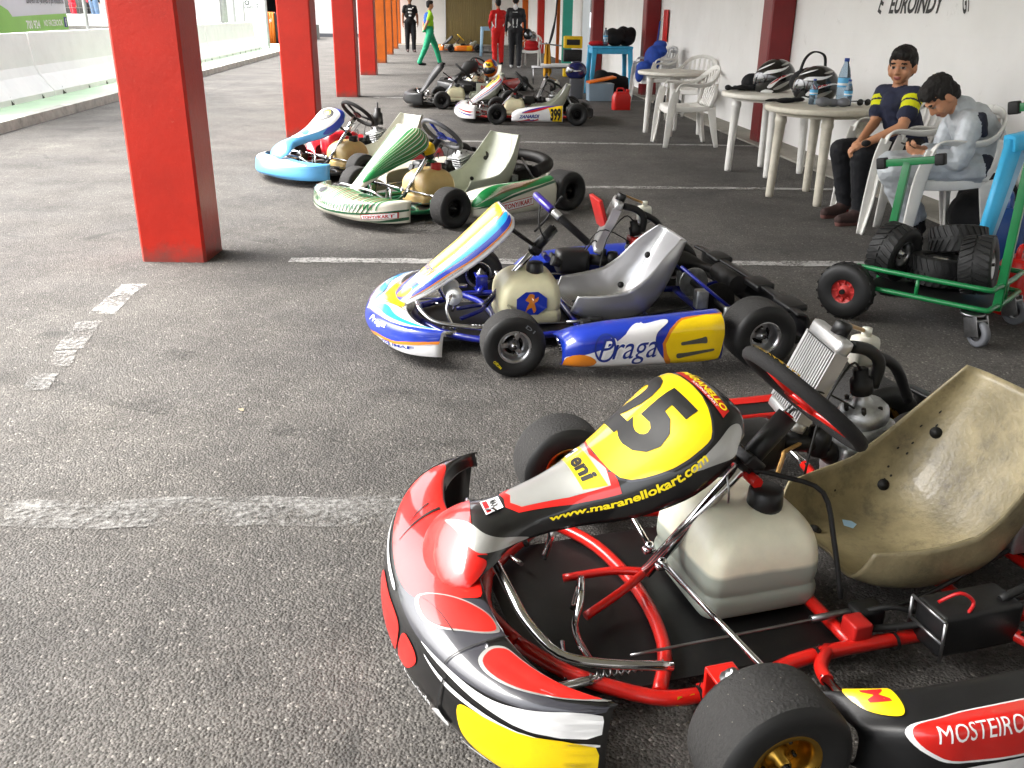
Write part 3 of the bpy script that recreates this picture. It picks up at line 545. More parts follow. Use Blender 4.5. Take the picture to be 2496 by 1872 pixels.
# trees and hedge behind so that the gaps are not empty
def tree(x, y, h, cr, seed, label, nleaf=1700):
    rr = random.Random(seed); t = empty('tree', (x, y, 0), rr.uniform(0, 6), label, 'tree', 'trees beyond the track')
    tr = MB(); tr.tube([(0, 0, 0), (0.1, 0, h * 0.3), (0.0, 0.1, h * 0.6), (0.1, 0, h * 0.85)], lambda q: 0.22 * (1 - q * 0.85) * h / 7, n=8)
    cl = []
    for k in range(9):
        a = rr.uniform(0, 6.28); z = h * rr.uniform(0.4, 0.95); r = cr * rr.uniform(0.3, 0.75); c = Vector((r * math.cos(a), r * math.sin(a), z)); cl.append((c, cr * rr.uniform(0.35, 0.6)))
        tr.tube([(0.05, 0.05, z * 0.6), c * 0.6 + Vector((0, 0, z * 0.3)), c], lambda q: 0.06 * (1 - q * 0.8), n=5)
    tr.build('trunk', 'bark', t)
    lf = MB()
    for k in range(nleaf):
        c, r = rr.choice(cl); d = Vector((rr.gauss(0, 1), rr.gauss(0, 1), rr.gauss(0, 1))).normalized() * r * rr.uniform(0.55, 1.05); p = c + d
        a = Vector((rr.gauss(0, 1), rr.gauss(0, 1), rr.gauss(0, 1))).normalized() * rr.uniform(0.10, 0.2); b2 = a.orthogonal().normalized() * a.length * 0.6
        lf.add([p - a, p + b2, p + a, p - b2], [(0, 1, 2, 3)], smooth=False)
    lf.build('crown', 'leaf', t)
for k, (x, y, h, c) in enumerate(((-33, 62, 8, 3.2), (-26, 66, 9, 3.4), (-40, 55, 8.5, 3.5), (9.5, 46, 7, 2.6), (7.0, 52, 8, 2.8))):
    tree(x, y, h, c, k, ['broad green tree left of the garage building', 'tall green tree beside the garage building', 'green tree farthest from the garage building', 'leafy tree behind the parked white car', 'leafy tree farther behind the parked white car'][k])
# ------------------------------------------------------------------ karts (local: +x forward, +y left, origin on the ground under the front axle)
def tyre_mesh(R_, w, rim):
    h = w / 2; P = [(rim, -h * 0.86), (rim + 0.012, -h * 0.98), (R_ * 0.80, -h * 1.03), (R_ * 0.93, -h * 0.96), (R_ * 0.975, -h * 0.84)]
    T = [(R_ * 0.975, -h * 0.84), (R_ * 0.992, -h * 0.7), (R_, -h * 0.4), (R_, h * 0.4), (R_ * 0.992, h * 0.7), (R_ * 0.975, h * 0.84)]
    mb = MB(); mb.lathe(P, ax=(0, 1, 0), n=44, mi=1, cap=False); mb.lathe(T, ax=(0, 1, 0), n=44, mi=0, cap=False); mb.lathe([(r, -q) for r, q in reversed(P)], ax=(0, 1, 0), n=44, mi=1, cap=False)
    return mb.mesh('tyre', ['tyre', 'wall_rubber'])
def rim_mesh(rim, w, mname, style):
    h = w / 2; mb = MB()
    mb.lathe([(rim + 0.002, -h * 0.86), (rim - 0.006, -h * 0.9), (rim - 0.012, -h * 0.6), (rim - 0.022, 0), (rim - 0.012, h * 0.6), (rim - 0.006, h * 0.9), (rim + 0.002, h * 0.86)], ax=(0, 1, 0), n=36, cap=False)
    q = h * 0.30
    mb.lathe([(rim - 0.016, q - 0.006), (rim - 0.03, q), (0.020, q + 0.006)] if style == 'dish' else [(rim - 0.018, q - 0.004), (rim - 0.028, q)], ax=(0, 1, 0), n=36, cap=False)
    if style != 'dish':
        mb.lathe([(rim - 0.018, q - 0.02), (0.01, q - 0.02)], ax=(0, 1, 0), n=24, mi=1)
        for k in range(3):
            a = 2 * math.pi * k / 3 + 0.4; mb.box((math.cos(a) * rim * 0.5, q - 0.003, math.sin(a) * rim * 0.5), (rim * 0.75, 0.012, 0.024), rot=rot_y(-a), bev=0.004)
    mb.lathe([(0.026, q - 0.01), (0.024, q + 0.014), (0.012, q + 0.018), (0.012, q + 0.034), (0, q + 0.034)], ax=(0, 1, 0), n=16)
    mb.lathe([(0.0, q + 0.045), (0.008, q + 0.045), (0.008, q + 0.02)], ax=(0, 1, 0), n=6, mi=1)
    for k in range(6):
        a = k * math.pi / 3; mb.lathe([(0.004, q - 0.02), (0.004, q + 0.012), (0, q + 0.012)], (math.cos(a) * 0.034, 0, math.sin(a) * 0.034), (0, 1, 0), n=6, mi=1)
    return mb.mesh('rim', [mname, 'dark_steel'])
TY_F = tyre_mesh(0.131, 0.135, 0.068); TY_R = tyre_mesh(0.140, 0.185, 0.068); RIMS = {}
def wheel(parent, x, y, rear, rimmat, style, z=None, steer=0.0):
    t = link(bpy.data.objects.new('tyre', TY_R if rear else TY_F), parent); t.location = (x, y, 0.140 if rear else 0.130); t.rotation_euler = (0, random.uniform(0, 6), steer if y > 0 else math.pi + steer)
    t.rotation_mode = 'ZYX' if False else 'XYZ'
    t.rotation_euler = (0, 0, steer if y > 0 else math.pi + steer)
    k = (rear, rimmat, style)
    if k not in RIMS: RIMS[k] = rim_mesh(0.068, 0.185 if rear else 0.135, rimmat, style)
    r = link(bpy.data.objects.new('rim', RIMS[k]), t); r.rotation_euler = (0, random.uniform(0, 6), 0)
    return t
def nose_surf(front=0.585, low=0.06, kz=1.0):
    ys = [-.50, -.485, -.44, -.36, -.24, -.12, 0, .12, .24, .36, .44, .485, .50]
    xf = [.285, .345, .425, .49, .545, .575, .585]; xb = [.27, .30, .345, .385, .41, .41, .40]; zb = [.222, .228, .232, .236, .242, .252, .258]
    xf = xf + xf[-2::-1]; xb = xb + xb[-2::-1]; zb = zb + zb[-2::-1]; k = front - 0.585
    rows = [[], [], [], [], [], [], []]
    for y, a, c, z in zip(ys, xf, xb, zb):
        a += k * (1 - (y / 0.5) ** 4); c += k * 0.6 * (1 - (y / 0.5) ** 4); e = abs(y) / 0.5
        rows[0].append((a - 0.035 * (1 - e), y, low)); rows[1].append((a, y * 1.005, low + 0.035)); rows[2].append((a - 0.004, y, 0.155)); rows[3].append((a - 0.035 * (1 - e * 0.7), y * 0.995, 0.203 + 0.01 * e))
        rows[4].append(((a - 0.03 + c) / 2, y * 0.985, (0.212 + z) / 2 + 0.008)); rows[5].append((c, y * 0.97, z)); rows[6].append((c - 0.006, y * 0.965, z - 0.035))
    rows = [[(p[0], p[1], low + (p[2] - low) * kz) for p in r_] for r_ in rows]
    s = Surf(rows); ya = np.array(ys); ev0 = s.ev
    s.ev = lambda v, u: ev0(float(np.interp(min(max(v, 0), 1) - .5, ya, np.linspace(0, 1, 13))), u)
    return s
def fairing_surf(secs):
    S = [-1, -.93, -.75, -.4, 0, .4, .75, .93, 1]; D = [1, .5, .16, .03, 0, .03, .16, .5, 1]; rows = []
    for i, (x, z, w, bq, d) in enumerate(secs):
        p = secs[max(i - 1, 0)]; q = secs[min(i + 1, len(secs) - 1)]; t = Vector((q[0] - p[0], 0, q[1] - p[1])).normalized(); n = Vector((t.z, 0, -t.x))
        rows.append([Vector((x, 0, z)) + Vector((0, w * s_, 0)) + n * (bq * (1 - s_ * s_) - d * dd) for s_, dd in zip(S, D)])
    return Surf(rows)
SPOON = [(.495, .215, .09, .012, .01), (.455, .262, .135, .022, .02), (.40, .308, .115, .025, .035), (.33, .338, .072, .02, .045), (.22, .372, .082, .025, .055), (.12, .415, .125, .03, .075), (.03, .474, .16, .032, .09), (-.05, .542, .165, .028, .09), (-.105, .566, .15, .015, .07), (-.145, .564, .135, .0, .05)]
PANEL = [(.45, .165, .11, .01, .01), (.41, .205, .14, .015, .025), (.33, .262, .14, .018, .045), (.24, .335, .132, .02, .065), (.14, .418, .14, .02, .08), (.05, .502, .15, .02, .085), (-.01, .562, .148, .016, .08), (-.035, .59, .12, .006, .055)]
WING = [(.42, .19, .05, .006, .005), (.37, .235, .06, .008, .02), (.28, .315, .075, .01, .05), (.18, .405, .10, .01, .09), (.08, .49, .135, .01, .13), (.0, .56, .16, .008, .15), (-.04, .592, .165, .004, .13), (-.05, .605, .15, .0, .08)]
def pod_surf(side, x0=-0.12, x1=-0.82, yo=0.0, top=0.24, pointed=False, inner=.50):
    prof = [(.655, .045), (.685, .072), (.692, .14), (.684, .205), (.64, top), (.57, top - .002), (inner, top - .03)]
    st = [(0, -.11, .55), (.04, -.06, .78), (.13, -.018, .93), (.3, 0, 1), (.5, .004, 1), (.75, 0, 1), (.96, -.008, 1.04), (1, -.02, 1.04)]
    if pointed: st = [(0, -.05, .5), (.05, -.025, .68), (.14, -.01, .80), (.3, 0, .9), (.5, .004, .96), (.75, 0, 1.02), (.97, -.004, 1.06), (1, -.012, 1.06)]
    uf = np.linspace(0, 1, 15); st = [(f, float(np.interp(f, [q[0] for q in st], [q[1] for q in st])), float(np.interp(f, [q[0] for q in st], [q[2] for q in st]))) for f in uf]
    rows = [[((x0 + (x1 - x0) * f), side * (y + yo + dy), 0.045 + (z - 0.045) * sz) for f, dy, sz in st] for y, z in prof]
    s = Surf(rows); s.flip = side; return s
def seat_surf(dx=0.0, h=0.47):
    path = [(-.455, .115), (-.53, .078), (-.63, .060), (-.74, .068), (-.83, .115), (-.90, .21), (-.955, .33), (-.995, h)]
    W = [.165, .188, .198, .203, .208, .205, .188, .150]; RR = [.095, .135, .155, .165, .165, .14, .10, .045]
    S = [-1.03, -1.0, -.93, -.78, -.42, 0, .42, .78, .93, 1.0, 1.03]; D = [1, .62, .33, .12, .015, 0, .015, .12, .33, .62, 1]; rows = []
    for i, (x, z) in enumerate(path):
        p = path[max(i - 1, 0)]; q = path[min(i + 1, 7)]; t = Vector((q[0] - p[0], 0, q[1] - p[1])).normalized(); n = Vector((t.z, 0, -t.x))
        r = [Vector((x + dx, 0, z)) + Vector((0, W[i] * s_, 0)) + n * (RR[i] * d) for s_, d in zip(S, D)]
        if i == 0: r = [p_ + Vector((-0.05 * (1 - abs(s_)) + 0.012 * abs(s_), 0, -0.02 * (1 - abs(s_)))) for p_, s_ in zip(r, S)]
        rows.append(r)
    s = Surf(rows); return s
def rrect(hx, hy, r, z, cx=0, cy=0, n=5):
    out = []
    for sx, sy, a0 in ((1, 1, 0), (-1, 1, 90), (-1, -1, 180), (1, -1, 270)):
        for k in range(n): a = R(a0 + 90 * k / (n - 1)); out.append((cx + sx * (hx - r) + r * math.cos(a), cy + sy * (hy - r) + r * math.sin(a), z))
    return out
def mir(p): return [(a, -b_, c) for a, b_, c in p]
def kart(name, label, O, heading, scale=1.0, frame='frame_red', rim='gold_rim', rstyle='dish', tank='tank_plastic', seat='seat_tan', fair=SPOON, mats=('gloss_black', 'gloss_black', 'gloss_black'), podargs=None, sw='suede', engine='water', detail=2, steer=0.0, swspoke='kart_red', battery=True, seat_h=0.47, nz=1.0, sdx=0.0, tdx=0.0, cdx=0.0, rear=True, hub='black_plastic', has_pods=True, capm='black_plastic', wb=1.02):
    F = Vector((heading[0], heading[1], 0)).normalized()
    k = empty(name, (O[0], O[1], 0), math.atan2(F.y, F.x), label, 'kart', 'karts parked in the paddock', scale)
    # welded tube frame
    f = MB(); z = .075; r = .0155
    rail = [(.33, .13, .09), (.25, .23, z), (.12, .335, z), (.02, .355, z), (-.10, .345, z), (-.26, .31, z), (-.6, .31, z), (-wb - .04, .31, z)]
    f.tube(rail, r); f.tube(mir(rail), r); f.tube([(.33, .13, .09), (.365, 0, .09), (.33, -.13, .09)], r)
    f.tube([(.10, .33, z), (.03, .2, z), (-.0, 0, z - .004), (.03, -.2, z), (.10, -.33, z)], r)
    for x, zz in ((-.36, z), (-.74, .042), (-wb + .06, z)): f.tube([(x, .31, z), (x, .24, zz), (x, -.24, zz), (x, -.31, z)], r * .95, smooth=0)
    for s_ in (1, -1):
        f.tube([(.16, .075 * s_, .085), (.06, .04 * s_, .11), (-.012 + cdx, 0, .122)], .010)
        f.tube([(-.30, .30 * s_, z), (-.24, .36 * s_, .09), (-.22, .41 * s_, .10)], .014); f.tube([(-.70, .30 * s_, z), (-.70, .42 * s_, .10)], .014, smooth=0)
        for q in (.132, .056): f.box((.0, .415 * s_, q + .02), (.06, .085, .008), bev=.003)
        f.box((.0, .373 * s_, .114), (.06, .009, .084), bev=.003); f.tube([(.02, .345 * s_, z), (.0, .375 * s_, .1)], .016, smooth=0)
    f.tube([(-.245, .05, .345), (-.245, -.05, .345)], .013, smooth=0)
    f.build('frame', frame, k)
    MB().box((-.03, 0, .052), (.70, .56, .004), bev=.0015).build('floor_tray', 'tray_black', k)
    # axles, steering
    st = MB()
    for s_ in (1, -1):
        st.lathe([(.014, 0), (.014, .085), (.024, .085), (.024, .091), (.014, .092), (.014, .104), (.006, .104), (.006, .112), (0, .112)], (.0, .42 * s_, .072), n=12); st.tube([(.0, .412 * s_, .128), (.0, .55 * s_, .130)], .017, smooth=0, mi=1)
        st.tube([(-.0, .43 * s_, .12), (-.05, .445 * s_, .125), (-.085, .45 * s_, .135)], .009, mi=1)
        st.tube([(-.035, .035 * s_, .165), (-.085, .45 * s_, .152)], .0065, smooth=0, mi=2)
        for q in ((-.035, .035 * s_, .165), (-.085, .45 * s_, .152)): st.ell(q, (.013, .013, .013), mi=2, n=10, m=6)
        st.box((-.035, .035 * s_, .155), (.03, .02, .012), mi=2, bev=.003)
    st.build('stub_axles', ['steel', 'dark_steel', 'chrome'], k)
    d = Vector((-.664, 0, .747)).normalized(); c0 = Vector((-.012 + cdx, 0, .118)); hubp = Vector((-.335 + cdx, 0, .482))
    MB().tube([c0, hubp], .0155, n=12, smooth=0).build('steering_column', 'chrome', k)
    MB().tube([hubp - d * .16, hubp - d * .005], lambda t: .025, n=12, smooth=0).box(hubp - d * .135, (.05, .07, .03), rot=rot_y(R(-42)), bev=.006).build('column_shroud', hub, k)
    q = Vector((0, 0, 1)).rotation_difference(d).to_matrix(); wr = MB(); c = hubp + d * .035; pts = []
    for a in range(28):
        t = 2 * math.pi * a / 28; rx, ry = .155, .155
        x = rx * math.cos(t); y = ry * math.sin(t)
        pts.append(c + q @ Vector((-x, y, .012)))
    wr.tube(pts, .0165, n=10, smooth=2, closed=True); swo = wr.build('steering_wheel', sw, k)
    sp = MB()
    for a in (90, 210, 330) if True else (): 
        t = R(a); e = Vector((math.sin(t) * .145, math.cos(t) * .145, .01))
        sp.tube([c, c + q @ e], .010, n=6, smooth=0)
    sp.lathe([(.04, 0), (.042, .012), (.03, .02), (0, .02)], c - d * .006, d, n=16); sp.build('spokes', swspoke, swo)
    # bumpers and pedals
    b_ = MB(); hoop = [(.08, .335, .14), (.22, .32, .165), (.30, .295, .185), (.345, .24, .225), (.36, .18, .252), (.365, 0, .255)]
    hoop = [(x, y, .085 + (z_ - .085) * nz) for x, y, z_ in hoop]; hoop = hoop + mir(hoop[:-1])[::-1]; b_.tube(hoop, .0095, n=10); lo = [(.20, .27, .085), (.36, .27, .085), (.44, .22, .088), (.47, 0, .09)]; b_.tube(lo + mir(lo[:-1])[::-1], .010, n=10); b_.build('front_bumper_bar', 'chrome', k)
    for s_ in (1, -1):
        p = MB(); p.tube([(.20, .235 * s_, .085), (.235, .21 * s_, .16), (.22, .19 * s_, .215), (.20, .14 * s_, .22), (.185, .10 * s_, .20), (.20, .10 * s_, .13)], .0075, n=8); p.tube([(.26, .24 * s_, .07), (.24, .15 * s_, .09)], .006, smooth=0); p.build('pedal', 'chrome', k)
    if detail > 1:
        MB().tube([(.13, .25, .11), (-.15, .235, .10), (-.42, .23, .10)], .0035, n=6).tube([(-.30, .23, .10), (-.43, .23, .102)], .008, n=8, smooth=0).build('brake_rod', 'steel', k)
        sp2 = MB(); sp2.tube([(.24 - t * .0035, .305 + .007 * math.cos(t * 1.6), .125 + .007 * math.sin(t * 1.6)) for t in range(46)], .002, n=4, smooth=0); sp2.build('return_spring', 'steel', k)
    # tank
    tk = MB(); cx = -.235 + tdx
    for z_, hx, hy, rr in (): pass
    rings = [rrect(hx, hy, rr, z_, cx + ox) for z_, hx, hy, rr, ox in ((.056, .135, .135, .03, 0), (.075, .145, .152, .04, 0), (.118, .147, .156, .04, 0), (.128, .136, .146, .04, 0), (.138, .145, .154, .04, 0), (.215, .142, .152, .045, 0), (.255, .122, .135, .05, -.006), (.285, .09, .105, .05, -.012), (.300, .045, .06, .04, -.015))]
    def groove(p):
        u = max(0, 1 - abs(p[1]) / .045); v = max(0, min(1, (p[2] - .1) / .1)); front = max(0, min(1, (p[0] - cx + .02) / .12))
        return (p[0] - .06 * u * v * front, p[1], p[2] - .05 * u * v * front)
    rings = [[groove(p) for p in r_] for r_ in rings]; tk.loft(rings); t_ = tk.build('fuel_tank', tank, k)
    sm = t_.modifiers.new('smooth', 'SUBSURF'); sm.levels = 1; sm.render_levels = 2
    MB().lathe([(.038, 0), (.040, .012), (.038, .045), (.033, .05), (0, .05)], (-.265 + tdx, .055, .285), n=22).build('cap', capm, t_)
    # seat
    ss = seat_surf(dx=sdx, h=seat_h); so = ss.obj('seat', seat, k, 30, 36, .006); edge = MB()
    for v_, u_ in ((.25, .80), (.75, .80), (.22, .55), (.78, .55), (.35, .16), (.65, .16)):
        p = ss.ev(v_, u_); n = ss.nrm(v_, u_); n = n if n.dot(Vector((-.6, 0, .5)) - p) > 0 else -n; MB().lathe([(.016, 0), (.016, .003), (.008, .004), (.007, .009), (0, .009)], p, n, n=14).build('seat_bolt', 'rubber', so)
    for s_ in (1, -1): MB().tube([(-.95 + sdx, .195 * s_, .33), (-wb + .0, .28 * s_, .15)], .008, n=6, smooth=0).build('seat_stay', 'steel' if frame != 'frame_blue' else frame, k)
    # bodywork
    ns = nose_surf(kz=nz); no = ns.obj('nose_cone', mats[0], k, 110, 44, .004); fs = fairing_surf(fair); fo = fs.obj('front_fairing', mats[1], k, 26, 40, .004)
    res = dict(k=k, nose=(ns, no), fair=(fs, fo), seat=(ss, so), tank=t_)
    if has_pods:
        for nm, s_ in (('podl', 1), ('podr', -1)):
            ps = pod_surf(s_, **(podargs or {})); po = ps.obj('side_pod', mats[2], k, 34, 22, .004); res[nm] = (ps, po)
        for s_ in (1, -1):
            pb = MB(); pb.tube([(-.22, .40 * s_, .10), (-.20, .55 * s_, .12)], .011, smooth=0); pb.tube([(-.70, .40 * s_, .10), (-.70, .60 * s_, .12)], .011, smooth=0)
            pb.tube([(-.19, .58 * s_, .10), (-.75, .60 * s_, .10)], .010, smooth=0)
            pb.build('pod_bar', 'chrome', k)
    MB().tube([(-.05, .03, .50), (-.16, .015, .42), (-.225, .0, .375)], .008, n=6).tube([(-.05, -.03, .50), (-.16, -.015, .42), (-.225, 0, .375)], .008, n=6).build('fairing_bracket', 'dark_steel', k)
    # wheels, rear axle, brake, bumper
    yr = .585
    for s_ in (1, -1): wheel(k, 0, .555 * s_, False, rim, rstyle, steer=steer); wheel(k, -wb, yr * s_, True, rim, rstyle)
    ax = MB(); ax.tube([(-wb, -.62, .14), (-wb, .62, .14)], .020, n=14, smooth=0)
    for s_ in (.32, -.32): ax.box((-wb, s_, .125), (.09, .025, .09), bev=.01, mi=1)
    ax.lathe([(.085, 0), (.085, .006)], (-wb, .12, .14), (0, 1, 0), n=28, mi=0); ax.box((-wb + .08, .12, .15), (.06, .05, .09), bev=.008, mi=1); ax.lathe([(.07, 0), (.075, .003), (.07, .006)], (-wb, -.2, .14), (0, 1, 0), n=28, mi=1)
    ax.build('rear_axle', ['dark_steel', 'cast_alu'], k)
    if rear:
        rb = Surf([[(-wb - .19 - .03 * math.cos(v * math.pi / 2) + dx, v * .62, z_) for v in (-1, -.85, -.6, -.3, 0, .3, .6, .85, 1)] for dx, z_ in ((.03, .09), (-.01, .11), (-.02, .17), (-.01, .215), (.04, .225))]); rb.flip = -1
        rb.obj('rear_bumper', 'black_plastic', k, 24, 12, .012); MB().tube([(-wb + .0, .26, z), (-wb - .17, .26, .12)], .012, smooth=0).tube([(-wb, -.26, z), (-wb - .17, -.26, .12)], .012, smooth=0).build('bumper_mount', frame, k)
    # engine on the right of the seat
    e = MB(); ex, ey = -.82, -.31
    e.box((ex, ey, .14), (.20, .15, .13), bev=.02, mi=0); e.box((ex + .09, ey, .17), (.05, .11, .10), bev=.012, mi=0)
    e.lathe([(.075, 0), (.078, .02), (.072, .045), (.055, .06), (0, .06)], (ex, ey - .07, .14), (0, -1, 0), n=20)
    tilt = Vector((.25, 0, 1)).normalized(); cb = Vector((ex + .01, ey, .20))
    e.box(cb + tilt * .03, (.13, .12, .11), rot=rot_y(.25), bev=.018)
    if engine != 'water':
        for i in range(6): e.box(cb + tilt * (.02 + i * .018), (.17, .16, .006), rot=rot_y(.25), bev=.002)
    e.lathe([(.066, 0), (.068, .03), (.055, .048), (.03, .052), (.018, .075), (.018, .09), (0, .09)], cb + tilt * .085, tilt, n=20)
    for a in range(6): e.lathe([(.007, 0), (.007, .02), (0, .02)], cb + tilt * .12 + Vector((math.cos(a), math.sin(a), 0)) * .052, tilt, n=6, mi=1)
    e.tube([(ex + .11, ey, .18), (ex + .16, ey + .01, .22)], .03, n=12, smooth=0, mi=1); e.lathe([(.03, 0), (.033, .05), (.026, .08), (0, .08)], (ex + .17, ey + .01, .20), (0, 0, 1), n=14, mi=2)
    eo = e.build('engine', ['cast_alu', 'dark_steel', 'black_plastic'], k)
    MB().lathe([(.03, 0), (.03, .04), (.02, .045), (.02, .07), (0, .07)], cb + tilt * .17, tilt, n=12).build('plug_cap', 'rubber', eo)
    xh = MB(); xh.tube([(ex - .08, ey - .02, .20), (ex - .18, ey - .03, .22), (ex - .28, ey - .0, .20), (ex - .36, ey + .10, .19)], lambda t: .022 + .03 * math.sin(min(1, t * 1.3) * math.pi), n=14); xh.tube([(ex - .36, ey + .10, .19), (ex - .36, ey + .36, .19)], .045, n=16, smooth=0); xh.build('exhaust', 'exhaust_black', k)
    ab = MB(); ab.box((-.45, -.33, .235), (.17, .12, .12), bev=.03); ab.tube([(-.38, -.36, .235), (-.34, -.36, .25)], .025, n=12, smooth=0); ab.tube([(-.38, -.29, .235), (-.34, -.29, .25)], .025, n=12, smooth=0); ab.tube([(-.53, -.33, .24), (-.66, -.30, .23)], .028, n=12, smooth=0)
    abo = ab.build('airbox', 'black_plastic', k)
    if engine == 'water':
        rx, ry, rz = -.635, -.37, .40; rt = rot_y(R(-22)); rd = MB(); rd.box((0, 0, 0), (.032, .19, .20), bev=.003, mi=1); rd.box((0, 0, .122), (.042, .195, .045), bev=.014, mi=0); rd.box((0, 0, -.118), (.042, .195, .035), bev=.012, mi=0)
        for s_ in (-.097, .097): rd.box((0, s_, 0), (.04, .006, .21), mi=0)
        for i in range(14): rd.box((.018, -.086 + i * .0132, 0), (.008, .0062, .20), mi=0)
        ro = rd.build('radiator', ['radiator_fin', 'dark_steel'], k); ro.location = (rx, ry, rz); ro.rotation_euler = (0, R(-22), R(-12))
        MB().lathe([(.024, 0), (.024, .03), (.02, .036), (0, .036)], (0, .03, .142), n=14).build('filler_cap', 'black_plastic', ro)
        h = MB(); h.tube([(rx - .06, ry + .08, .51), (-.76, -.30, .49), (-.80, -.30, .45), (-.80, -.31, .38)], .017, n=10); h.tube([(rx + .03, ry + .06, .29), (-.62, -.32, .22), (-.72, -.31, .20)], .017, n=10); h.tube([(-.79, -.31, .47), (-.88, -.33, .42), (-.97, -.36, .30)], .015, n=10)
        h.build('coolant_hose', 'rubber', k)
        MB().tube([(rx - .07, ry + .03, .555), (-.76, -.38, .53), (-.83, -.42, .50)], .006, n=6).build('overflow_hose', 'hose_tan', k)
        MB().box((-.84, -.42, .44), (.07, .06, .09), bev=.018).lathe([(.014, 0), (.014, .025), (0, .025)], (-.84, -.42, .482), n=12).build('overflow_bottle', 'bottle_white', k)
    wi = MB(); wi.tube([cb + tilt * .24, cb + tilt * .27 + Vector((.05, .03, 0)), (-.60, -.24, .36), (-.56, -.22, .18)], .0035, n=5); wi.tube([(-.60, -.36, .29), (-.55, -.30, .34), (-.48, -.30, .24), (-.40, -.25, .12)], .004, n=5); wi.tube([cb + tilt * .1, (-.60, -.27, .40), (-.52, -.30, .33), (-.48, -.34, .2)], .003, n=5); wi.build('cables', 'rubber', k)
    if battery:
        bt = MB(); bt.box((-.60, .345, .125), (.20, .09, .10), bev=.012); bto = bt.build('battery_box', 'black_plastic', k)
        br_ = MB(); br_.tube([(-.495, .40, .075), (-.49, .40, .175)], .005, n=4, smooth=0); br_.tube([(-.495, .30, .075), (-.49, .30, .175)], .005, n=4, smooth=0); br_.tube([(-.495, .40, .12), (-.495, .30, .12)], .005, n=4, smooth=0); br_.tube([(-.49, .40, .175), (-.49, .30, .175)], .005, n=4, smooth=0); br_.build('bracket', 'steel', bto)
        MB().tube([(-.52, .34, .18), (-.55, .36, .21), (-.58, .37, .19), (-.56, .38, .17)], .004, n=6).build('wire', 'wire_red', bto)
        MB().tube([(-.36, .27, .09), (-.45, .30, .10), (-.52, .33, .12)], .008, n=8).build('cable', 'rubber', k)
    bc = MB(); bc.box((-.43, .24, .095), (.07, .05, .05), bev=.01); bc.tube([(-.46, .24, .10), (-.60, .22, .10), (-.9, .14, .12)], .006, n=6); bc.build('brake_pump', 'black_plastic', k); MB().box((-.375, .285, .095), (.045, .05, .06), bev=.006).build('reservoir', 'engine_red' if frame == 'frame_red' else 'rubber', k)
    return res
def decals(surf, polys, m, parent, off=0.0012, smooth=4, name='stripes', nv=36, nu=36):
    bm = bmesh.new()
    for poly in polys:
        P = [(p[0], p[1], 0) for p in poly]
        if smooth: P = [tuple(p) for p in crom(P, smooth, True)]
        P = [(min(max(p[0], 0.004), 0.996), min(max(p[1], 0.004), 0.996), 0) for p in P]
        try: bm.faces.new([bm.verts.new(p) for p in P])
        except Exception: pass
    bmesh.ops.triangulate(bm, faces=bm.faces[:])
    return _stick(surf, bm, off, name, m, parent, nv, nu)
def grow(poly, k, ky=None):
    cx = sum(p[0] for p in poly) / len(poly); cy = sum(p[1] for p in poly) / len(poly); ky = ky or k
    return [(cx + (p[0] - cx) * k, cy + (p[1] - cy) * ky) for p in poly]
def mirv(poly): return [(1 - p[0], p[1]) for p in poly][::-1]
def wedge(p0, p1, w0, w1, bend=0.0, n=5):
    """thin curved stripe from p0 to p1"""
    a, b_ = [], []; dx, dy = p1[0] - p0[0], p1[1] - p0[1]; L = math.hypot(dx, dy); nx, ny = -dy / L, dx / L
    for i in range(n + 1):
        t = i / n; w = w0 + (w1 - w0) * t; q = bend * 4 * t * (1 - t); x = p0[0] + dx * t + nx * q; y = p0[1] + dy * t + ny * q
        a.append((x + nx * w / 2, y + ny * w / 2)); b_.append((x - nx * w / 2, y - ny * w / 2))
    return a + b_[::-1]

# ---------- kart 25, black and red
A = kart('go_kart', 'red and black go-kart numbered 25 with a tan seat', (.30, 1.755), (-.96, -.28), frame='frame_red', rim='gold_rim', rstyle='dish', tank='tank_plastic', seat='seat_tan', mats=('gloss_black', 'gloss_black', 'black_plastic'), podargs=dict(x0=-.165, x1=-.88, top=.20, inner=.58))
S, o = A['nose']
red = [(.06, .66), (.10, .56), (.2, .51), (.35, .5), (.48, .49), (.57, .52), (.635, .60), (.66, .70), (.665, .82), (.5, .83), (.3, .83), (.12, .83)]
decal(S, red, 'kart_red', o, .0012)
e1 = [(.60, .56), (.66, .535), (.715, .58), (.765, .70), (.775, .785), (.74, .80), (.69, .74), (.64, .66)]
e2 = [(.815, .68), (.83, .60), (.875, .575), (.93, .60), (.97, .66), (.99, .76), (.98, .815), (.93, .79), (.87, .77), (.83, .75)]
band = [(.52, .47), (.60, .45), (.70, .44), (.80, .45), (.90, .47), (.99, .50), (.99, .60), (.90, .56), (.82, .555), (.80, .60), (.79, .72), (.79, .83), (.70, .83), (.665, .72), (.63, .60), (.56, .52)]
decal(S, band, 'dark_grey', o, .0008)
for e in (e1, e2): decal(S, grow(e, 1.09, 1.12), 'silver_vinyl', o, .0016); decal(S, e, 'kart_red', o, .0024)
wht = [(.70, .445), (.80, .42), (.88, .395), (.99, .36), (.99, .51), (.94, .475), (.88, .45), (.80, .452)]
decal(S, wht, 'kart_white', o, .002); decal(S, [(.83, .30), (.88, .335), (.94, .335), (.994, .31), (.994, .03), (.9, .03), (.85, .12)], 'kart_yellow', o, .0016)
decal(S, [(.72, .40), (.79, .37), (.88, .355), (.994, .325), (.994, .31), (.88, .335), (.79, .345)], 'kart_white', o, .0012)
for e in ([(.012, .55), (.05, .50), (.13, .45), (.16, .46), (.09, .52), (.03, .60)], [(.2, .44), (.35, .44), (.5, .435), (.5, .455), (.35, .462), (.2, .465)]): decal(S, e, 'kart_white', o, .002)
